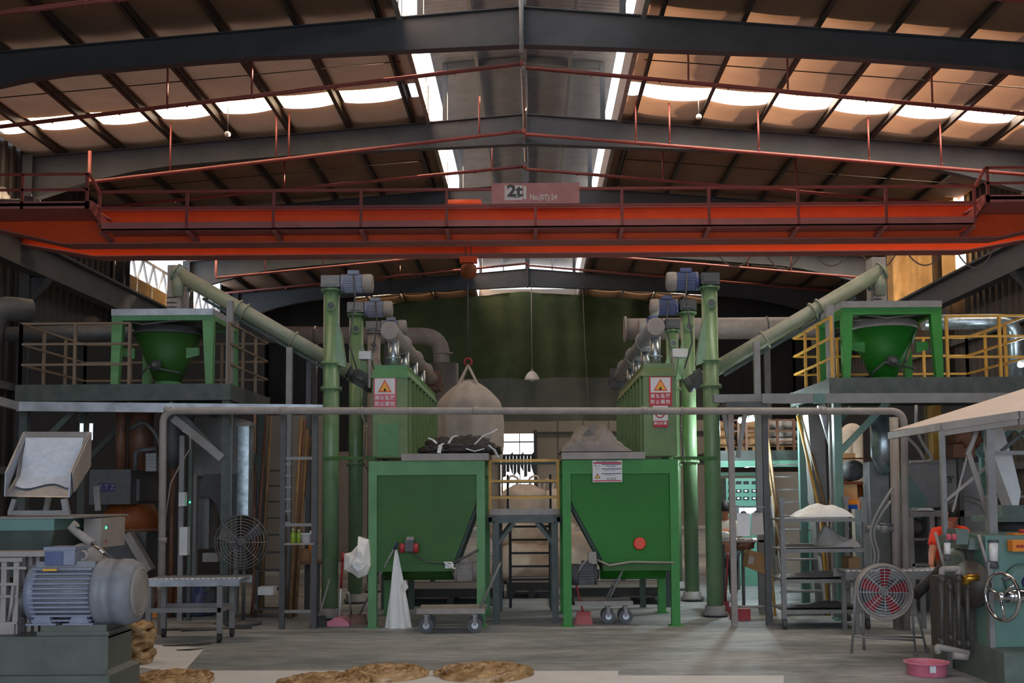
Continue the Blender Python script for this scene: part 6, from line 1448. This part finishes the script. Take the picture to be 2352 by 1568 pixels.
def head(c, t, yaw=0, s=1.0, m_='skin', back=True):
    """head with nose, ears, brow and mouth; faces +y turned by yaw"""
    q = MB(); R_ = Matrix.Rotation(yaw, 3, 'Z')
    def fn(u, v):
        a = 2*math.pi*u; b = math.pi*(v-.5); p = V((math.cos(b)*math.sin(a), math.cos(b)*math.cos(a), math.sin(b)))
        x, y, z = p.x*.074, p.y*.094, p.z*.118
        if z < 0: x *= 1+z*2.2; y *= 1+z*1.1
        if y > .05: y += .018*math.exp(-((x/.013)**2+((z+.012)/.022)**2)); y += .006*math.exp(-((x/.04)**2+((z-.03)/.012)**2)); y -= .006*math.exp(-(((abs(x)-.03)/.014)**2+((z-.012)/.012)**2)); y += .005*math.exp(-((x/.022)**2+((z+.05)/.007)**2))
        return c+R_ @ (V((x, y, z))*s)
    q.grid(fn, 36, 26)
    for k in (-1, 1): q.blob(c+R_ @ V((k*.076*s, -.005, .0)), .01, .02*s, .032*s, 0, nu=10, nv=8)
    hh = q.build('head', m_, t)
    q = MB()
    for k in (-1, 1): q.blob(c+R_ @ V((k*.03*s, .082*s, .012*s)), .011, .006, .007, 0, nu=8, nv=6)
    q.build('eyes', 'lampwhite', hh)
    q = MB()
    def fh(u, v):
        a = 2*math.pi*u; b = math.pi*(.02+v*.5)*1.0; lim = .62
        p = V((math.cos(a)*math.sin(b*1.25), math.sin(a)*math.sin(b*1.25), math.cos(b*1.25)))
        cut = -.035 if p.y < .2 else .055
        z = max(p.z*.127, cut); k = 1+.04*noise.noise(p*9)
        return c+R_ @ (V((p.x*.082*k, p.y*.1*k-.004, z*k))*s)
    q.grid(fh, 32, 18); q.build('hair', 'hair', t)
head(hd, t, .5)
# shirt over trunk and upper arms
sn = [(sp1+V((0, .02, -.05)), .155), (sp1, .155), (chest, .175), (neck+V((0, 0, -.02)), .085), (shL, .088), (shL.lerp(elL, .72), .07), (shR, .088), (shR.lerp(elR, .7), .07)]
body('polo_shirt', sn, [(0,1),(1,2),(2,3),(2,4),(4,5),(2,6),(6,7)], 'shirtred', t)
tn = [(hip+V((0, 0, .02)), .15)]+[(nodes[i][0], nodes[i][1]+.025) for i in (10, 11, 12, 14, 15, 16)]
body('trousers', tn, [(0,1),(1,2),(2,3),(0,4),(4,5),(5,6)], 'trousers', t)
def hand(w, dirv, up, t, curl=.5, s=1.0):
    w = V(w); dirv = V(dirv).normalized(); side = dirv.cross(V(up)).normalized(); nrm = side.cross(dirv)
    nd = [(w, .024), (w+dirv*.04*s, .03), (w+dirv*.075*s, .03)]; ed = [(0,1),(1,2)]
    for k, (o_, L_) in enumerate(((-.03, .062), (-.01, .072), (.01, .068), (.03, .052))):
        b = w+dirv*.08*s+side*o_; a1 = b+dirv*L_*.5-nrm*.006; a2 = a1+(dirv*(1-curl)-nrm*curl).normalized()*L_*.5
        i = len(nd); nd += [(b, .0105), (a1, .009), (a2, .0075)]; ed += [(2, i), (i, i+1), (i+1, i+2)]
    i = len(nd); b = w+dirv*.03-side*.03; nd += [(b-side*.012, .012), (b-side*.03+dirv*.035-nrm*.01, .010)]; ed += [(1, i), (i, i+1)]
    body('hand', nd, ed, 'skin', t, 0, 1)
hand(wrL, (-.2, -.8, -.25), (0, 0, 1), t, .25); hand(wrR, (-.6, -.6, -.2), (0, 0, 1), t, .6)
q = MB(); q.cyl(wrL+V((0, .02, .02)), wrL+V((0, -.03, -.01)), .045, .05, n=14)
# seated / standing person in the back
t = T('person', 'person in a grey shirt seen from behind, standing at the teal control cabinet', 'person'); D = 16.0
hd = P(1666, 1168, D); cx = hd.x; nz_ = hd.z
nodes = [(V((cx, D, nz_-.62)), .13), (V((cx, D, nz_-.38)), .14), (V((cx, D, nz_-.16)), .055), (V((cx-.19, D, nz_-.24)), .06), (V((cx-.23, D+.12, nz_-.52)), .042), (V((cx-.12, D+.32, nz_-.55)), .03),
         (V((cx+.19, D, nz_-.24)), .06), (V((cx+.23, D+.12, nz_-.52)), .042), (V((cx+.12, D+.32, nz_-.55)), .03), (V((cx-.09, D, nz_-.72)), .085), (V((cx-.1, D+.03, .42)), .058), (V((cx-.1, D, .07)), .04), (V((cx-.1, D+.14, .035)), .035),
         (V((cx+.09, D, nz_-.72)), .085), (V((cx+.1, D+.03, .42)), .058), (V((cx+.1, D, .07)), .04), (V((cx+.1, D+.14, .035)), .035), (V((cx, D, nz_-.06)), .052)]
body('body', nodes, [(0,1),(1,2),(1,3),(3,4),(4,5),(1,6),(6,7),(7,8),(0,9),(9,10),(10,11),(11,12),(0,13),(13,14),(14,15),(15,16),(2,17)], 'skin', t)
head(hd, t, 0)
body('shirt', [(nodes[0][0], .155), (nodes[1][0], .165), (V((cx, D, nz_-.19)), .08), (nodes[3][0], .085), (nodes[3][0].lerp(nodes[4][0], .7), .066), (nodes[6][0], .085), (nodes[6][0].lerp(nodes[7][0], .7), .066)], [(0,1),(1,2),(1,3),(3,4),(1,5),(5,6)], 'shirtgrey', t)
body('trousers', [(nodes[0][0]+V((0, 0, -.06)), .15)]+[(nodes[i][0], nodes[i][1]+.022) for i in (9, 10, 11, 13, 14, 15)], [(0,1),(1,2),(2,3),(0,4),(4,5),(5,6)], 'trousers', t)
hand(nodes[5][0], (.3, .9, -.1), (0, 0, 1), t, .4); hand(nodes[8][0], (-.3, .9, -.1), (0, 0, 1), t, .4)

# ---- fan on trestle right
D = 10.6; c = P(2030, 1358, D); t = fan('round industrial fan with red blades on a pale trestle at the right', c, .255, .17, 'greywarm', 'silver', 'pink', 5, 'greywarm', (-.18, -1, 0), 'trestle_fan')
for o in t.children:
    if o.name.startswith('blade'): o.data.materials[0] = M['red']
for i, (a, b_, da, db) in enumerate((((1966, 1345), (1956, 1500), -.05, -.1), ((1980, 1400), (1985, 1492), .25, .3), ((2090, 1345), (2103, 1505), -.05, -.1), ((2100, 1380), (2129, 1497), .25, .3))):
    g = gp(*b_); p0 = P(a[0], a[1], D+da); q = MB(); q.cyl(p0, (g.x, g.y, 0), .012, n=10); q.cyl((g.x, g.y, 0), (g.x, g.y, .04), .018, n=10); q.build('leg', 'grey', t)
q = MB(); q.cyl(P(1962, 1462, D-.02), P(2100, 1470, D-.02), .01, n=8); q.cyl(P(1984, 1458, D+.3), P(2122, 1464, D+.3), .01, n=8); q.cyl(P(1966, 1347, D), P(1975, 1358, D), .012, n=8); q.cyl(P(2084, 1347, D), P(2091, 1346, D), .012, n=8); q.build('crossbar', 'grey', t)
q = MB(); q.tube(arc([P(2180, 1290, 11.2), P(2150, 1320, 11.0), P(2102, 1366, 10.85)], .2, 6), .055, 14); tag(q.build('black_hose', 'rubber'), 'thick dark hose sloping from the mill down to the trestle fan', 'hose')
# ---- pink basin
g = gp(2145, 1556); t = T('basin', 'pink plastic basin with white splashes on the floor before the mill', 'basin'); y = g.y+.16; rb = .155; rt = 48/2500*y
q = MB(); hgt = P(2145, 1518, y).z
q.lathe((g.x, y, 0), (0, 0, 1), [(rb, 0), (rb+.01, .01), (rt-.015, hgt-.015), (rt+.01, hgt-.01), (rt+.012, hgt), (rt-.008, hgt), (rt-.02, hgt-.02), (rb, .016), (0.001, .015)], 44, False); q.lathe((g.x, y, .001), (0, 0, 1), [(0.001, 0), (rb, 0)], 44, False); q.build('bowl', 'pink', t)
q = MB(); q.pbx(2136, 1530, 2150, 1545, y-rb-.035, y-rb-.02); q.build('label_patch', 'white', t)
q = MB(); q.lathe((g.x, y, hgt*.55), (0, 0, 1), [(0.001, .02), (rb+.005, 0)], 30, False); q.build('powder', 'white', t)
# ---- mill machine on the right
D = 9.2
t = T('roller_mill', 'teal green roller mill with pipes and a chrome hand wheel at the right edge', 'machine')
xb0 = P(2255, 1550, D).x
q = MB(); q.bx(P(2232, 1, D-.2).x, 5.3, D-.35, D+1.2, 0, P(2250, 1500, D-.35).z); q.build('plinth', 'mill', t)
q = MB(); q.pbx(2268, 1230, 2470, 1500, D, D+.9); q.build('side_frame', 'teal', t)
q = MB(); q.prism([P(2225, 1236, D+.1), P(2480, 1236, D+.1), P(2480, 1262, D+.1), P(2225, 1262, D+.1)], (0, .7, 0)); q.build('top_table', 'mill', t)
q = MB(); q.pbx(2225, 1262, 2272, 1500, D+.25, D+.9); q.pbx(2190, 1330, 2226, 1500, D+.35, D+.9); q.build('gear_case', 'millbrown', t)
q = MB(); c = P(2248, 1330, D); q.lathe((c.x+.03, D+.16, c.z-.05), (-.95, -.42, 0), [(.19, 0), (.2, .02), (.2, .05), (.07, .07), (.05, .11)], 36); q.build('roll_end', 'millbrown', t)
q = MB(); c = P(2228, 1300, D+.1); q.lathe((c.x+.06, D+.42, c.z-.02), (-.95, -.42, 0), [(.17, 0), (.17, .05), (.1, .08)], 36); q.build('roll_end', 'mill', t)
q = MB(); c = P(2346, 1335, D); q.lathe((c.x, D, c.z), (0, -1, 0), [(.15, 0), (.15, .05), (.11, .09)], 32); cc = q.build('bearing_cover', 'teal', t); q = MB(); q.lathe((c.x+.02, D-.09, c.z), (0, -1, 0), [(.06, 0), (.055, .02)], 24); q.build('shaft_cap', 'navy', cc)
# hand wheel
hw = T('hand_wheel', 'chrome hand wheel on a shaft at the front of the roller mill', 'wheel'); c = P(2302, 1370, D-.3); ax = V((-.9, -.3, 0)).normalized()
q = MB(); q.ring(c, ax, .19, .016, 40, 10); q.build('rim', 'chrome', hw)
_, _, A1, B1 = q.frame(c, c+ax)
for k in range(3): q = MB(); a = k*2.094+.4; q.cyl(c+ax*.02, c+(A1*math.cos(a)+B1*math.sin(a))*.19, .011, n=8); q.build('spoke', 'chrome', hw)
q = MB(); q.cyl(c-ax*.05, c+ax*.05, .035, n=18); q.build('hub', 'chrome', hw); q = MB(); q.cyl(c-ax*.05, c-ax*.32, .05, .06, n=18); q.build('shaft', 'chrome', hw)
q = MB(); a = c+(A1*math.cos(2.2)+B1*math.sin(2.2))*.19; q.cyl(a, a+ax*.09, .014, n=10); q.build('grip', 'greydark', hw)
# pipes in front
for i, (px, y0, y1, r) in enumerate(((2163, 1312, 1488, .021), (2181, 1330, 1478, .015), (2200, 1310, 1490, .021), (2221, 1325, 1492, .017))):
    q = MB(); a = P(px, y0, D-.05); b_ = P(px+(3 if i else 0), y1, D-.05); q.cyl(a, b_, r, n=12); q.cyl(a+V((0, 0, -.09)), a+V((0, 0, -.03)), r*1.5, n=12); q.cyl(b_+V((0, 0, .02)), b_+V((0, 0, .08)), r*1.4, n=12); q.build('oil_pipe', 'millbrown', t)
q = MB(); q.tube(arc([P(2163, 1320, D-.05), P(2163, 1306, D-.05), P(2203, 1306, D-.05), P(2200, 1320, D-.05)], .05), .026, 12); q.build('pipe_elbow', 'greywarm', t)
q = MB(); q.cyl(P(2212, 1330, D-.07), P(2246, 1324, D-.07), .032, n=14); q.cyl(P(2218, 1322, D-.07), P(2220, 1342, D-.07), .03, n=12); q.build('brass_valve', 'brass', t)
q = MB(); q.tube(arc([P(2155, 1500, D-.1), P(2150, 1484, D-.1), P(2225, 1500, D-.1)], .06), .026, 12); q.cyl(P(2188, 1505, D-.15), P(2222, 1508, D-.15), .03, n=12); q.build('bottom_manifold', 'greywarm', t)
q = MB(); q.pbx(2272, 1290, 2284, 1500, D-.03, D+.02); q.build('front_conduit', 'grey', t)
for i, (px, y0, y1, w_) in enumerate(((2176, 1245, 1272, 7), (2282, 1245, 1288, 10))):
    q = MB(); c0 = P(px, y1, D-.02); c1 = P(px, y0, D-.02); r = w_/2500*D; q.cyl(c0, c1, r, n=16); g_ = q.build('sight_glass', 'lampwhite', t)
    q = MB(); q.cyl(c1, c1+V((0, 0, .02)), r*1.15, n=16); q.cyl(c0-V((0, 0, .06)), c0, r*1.1, r*.9, n=16); q.build('glass_cap', 'greydark', g_)
q = MB(); a = P(2181, 1235, D+.05); 
for px in (2179, 2192): q.blob(P(px, 1233, D+.1), .022, .022, .028, 0, nu=14, nv=10)
q.build('red_knob', 'signrf', t)
q = MB(); q.pbx(2196, 1215, 2226, 1250, D+.1, D+.3); q.build('gauge_block', 'mill', t)
q = MB(); q.cyl(P(2148, 1222, D), P(2168, 1300, D), .012, n=10); q.build('lever', 'greywarm', t)
q = MB(); q.cyl(P(2248, 1228, D+.05), P(2266, 1290, D-.02), .014, n=10); q.build('lever', 'greywarm', t)
q = MB(); q.pbx(2326, 1240, 2420, 1266, D-.12, D-.02); bb = q.build('button_box', 'rackorange', t)
for px in (2338, 2347): q = MB(); cc = P(px, 1254, D-.12); q.cyl(cc, cc+V((0, -.02, 0)), .012, n=12); q.build('button', 'red', bb)
q = MB(); c = P(2344, 1236, D+.1); q.pbx(2330, 1224, 2420, 1236, D+.2, D+.35); bb = q.build('stop_box', 'rackorange', t); q = MB(); q.lathe(P(2350, 1224, D+.25), (0, 0, 1), [(.03, 0), (.04, .02), (.035, .035)], 16); q.build('stop_button', 'red', bb)
# upper machine parts behind, small
t = T('background_machine', 'dusty machine with a shelf and dark rollers beyond the mill, under the canopy', 'machine'); dd = 11.6
q = MB(); q.pbx(2275, 1185, 2460, 1198, dd, dd+.5); q.pbx(2302, 1160, 2352, 1185, dd+.1, dd+.5); q.build('table', 'mill', t)
q = MB(); q.pbx(2275, 1198, 2285, 1400, dd, dd+.1, True); q.pbx(2440, 1198, 2450, 1400, dd, dd+.1, True); q.build('leg', 'grey', t)
q = MB(); q.cyl(P(2290, 1215, dd+.3), P(2450, 1215, dd+.3), .14, n=24); q.build('roller', 'rubber', t)
q = MB(); q.pbx(2286, 1138, 2420, 1143, dd+.3, dd+.6); q.pbx(2286, 1143, 2292, 1185, dd+.3, dd+.4); q.pbx(2410, 1143, 2416, 1185, dd+.3, dd+.4); q.build('shelf', 'grey', t)
# canopy over the mill
t = T('canopy_hood', 'pale pinkish sloped canopy on grey posts over the mill at the right edge', 'canopy'); dd = 9.9
e0, e1 = P(2164, 975, dd), P(2400, 945, dd-.55); zc = e0.z
fl = P(2164, 972, dd); fr = P(2420, 958, dd); 
x0 = fl.x; x1 = fl.x+3.2; z0 = P(2300, 960, dd).z
q = MB(); 
A_ = V((x0, dd, fl.z)); B_ = V((P(2323, 948, dd-.2).x, dd-.35, P(2323, 948, dd-.2).z)); C_ = V((x1, dd-.35, B_.z)); E_ = V((x0+.05, dd+1.6, fl.z+.02)); F_ = V((x1, dd+1.6, fl.z+.02)); pk = V((P(2400, 880, dd+.4).x, dd+.5, P(2400, 878, dd+.4).z))
q.add([A_, B_, C_, F_, E_, pk], [(0,1,5), (1,2,5), (2,3,5), (3,4,5), (4,0,5), (4,3,2,1,0)]); q.build('roof_sheet', 'canvas', t)
q = MB(); q.bar(A_+V((0, 0, -.03)), B_+V((0, 0, -.03)), .05, .07); q.bar(B_+V((0, 0, -.03)), C_+V((0, 0, -.03)), .05, .07); q.bar(A_+V((0, .02, -.09)), B_+V((0, .02, -.09)), .05, .05); q.bar(B_+V((0, .02, -.09)), C_+V((0, .02, -.09)), .05, .05); q.bar(A_+V((0, 0, -.03)), E_+V((0, 0, -.05)), .05, .07); q.build('rim', 'greywarm', t)
for (px, y1, dy) in ((2170, 1330, .0), (2280, 1240, -.2)):
    q = MB(); xx = X_(px, dd+dy); w_ = .02 if px < 2200 else .035; q.bx(xx-w_, xx+w_, dd+dy, dd+dy+.05, .45 if px > 2200 else 0, P(px, 980, dd+dy).z); q.build('post', 'grey', t)
q = MB(); q.bar(P(2248, 975, dd), P(2222, 1045, dd), .035); q.bar(P(2225, 1042, dd-.02), P(2275, 1200, dd-.02), .045, .02); q.bar(P(2222, 1045, dd), P(2188, 1175, dd), .015); q.bar(P(2172, 1150, dd), P(2280, 1060, dd), .025); q.build('brace', 'greywarm', t)
q = MB(); q.bx(X_(2270, dd), X_(2420, dd), dd-.1, dd-.05, P(2300, 1045, dd).z, P(2300, 1036, dd).z); q.build('cross_rail', 'grey', t)
q = MB(); q.bar(P(2300, 1036, dd+.1), P(2360, 985, dd+.1), .03); q.build('brace', 'greydark', t)
# white sheet chute under the canopy
t = T('white_chute', 'pale bluish white sheet chute bending down under the canopy', 'chute'); dd = 10.9
q = MB(); q.prism([P(2284, 982, dd), P(2303, 982, dd), P(2320, 1035, dd), P(2282, 1035, dd)], (0, .25, 0)); q.build('upper_section', 'white', t)
q = MB(); q.prism([P(2284, 1050, dd-.1), P(2325, 1046, dd-.1), P(2345, 1130, dd-.1), P(2340, 1160, dd-.1), P(2325, 1160, dd-.1)], (0, .25, 0)); q.prism([P(2282, 1035, dd), P(2320, 1035, dd), P(2326, 1048, dd), P(2284, 1051, dd)], (0, .22, 0)); q.build('lower_section', 'white', t)
t = T('brass_fittings', 'brass fittings behind the canopy post above the mill', 'fittings'); q = MB()
for k in range(4): q.blob(P(2288+(k % 2)*3, 1060+8*k, 11.4), .03, .03, .02, .2, 3, k, 0, 12, 8)
q.build('fitting', 'brass', t)
q = MB(); q.pbx(2284, 1055, 2286, 1140, 11.45, 11.5); q.build('stem', 'grey', t)
# rear dark machinery under the canopy
q = MB(); t = T('dark_gearbox', 'dark rusty gearbox behind the canopy posts', 'machine'); q.blob(P(2215, 1005, 13.95), .2, .2, .16, .35, 3, 6, 0, 26, 14); q.pbx(2190, 1020, 2240, 1050, 13.8, 14.1); q.build('housing', 'brown', t)
q = MB(); q.pbx(2205, 1050, 2215, 1300, 13.9, 13.98, True); q.build('stand', 'greydark', t)
# ================================================================ origins at the base of every thing
for o in list(COL.objects):
    if o.parent is None and o.type in ('MESH', 'EMPTY'): fin(o)
for o in list(COL.objects):
    if '_f' in o.keys(): del o['_f']
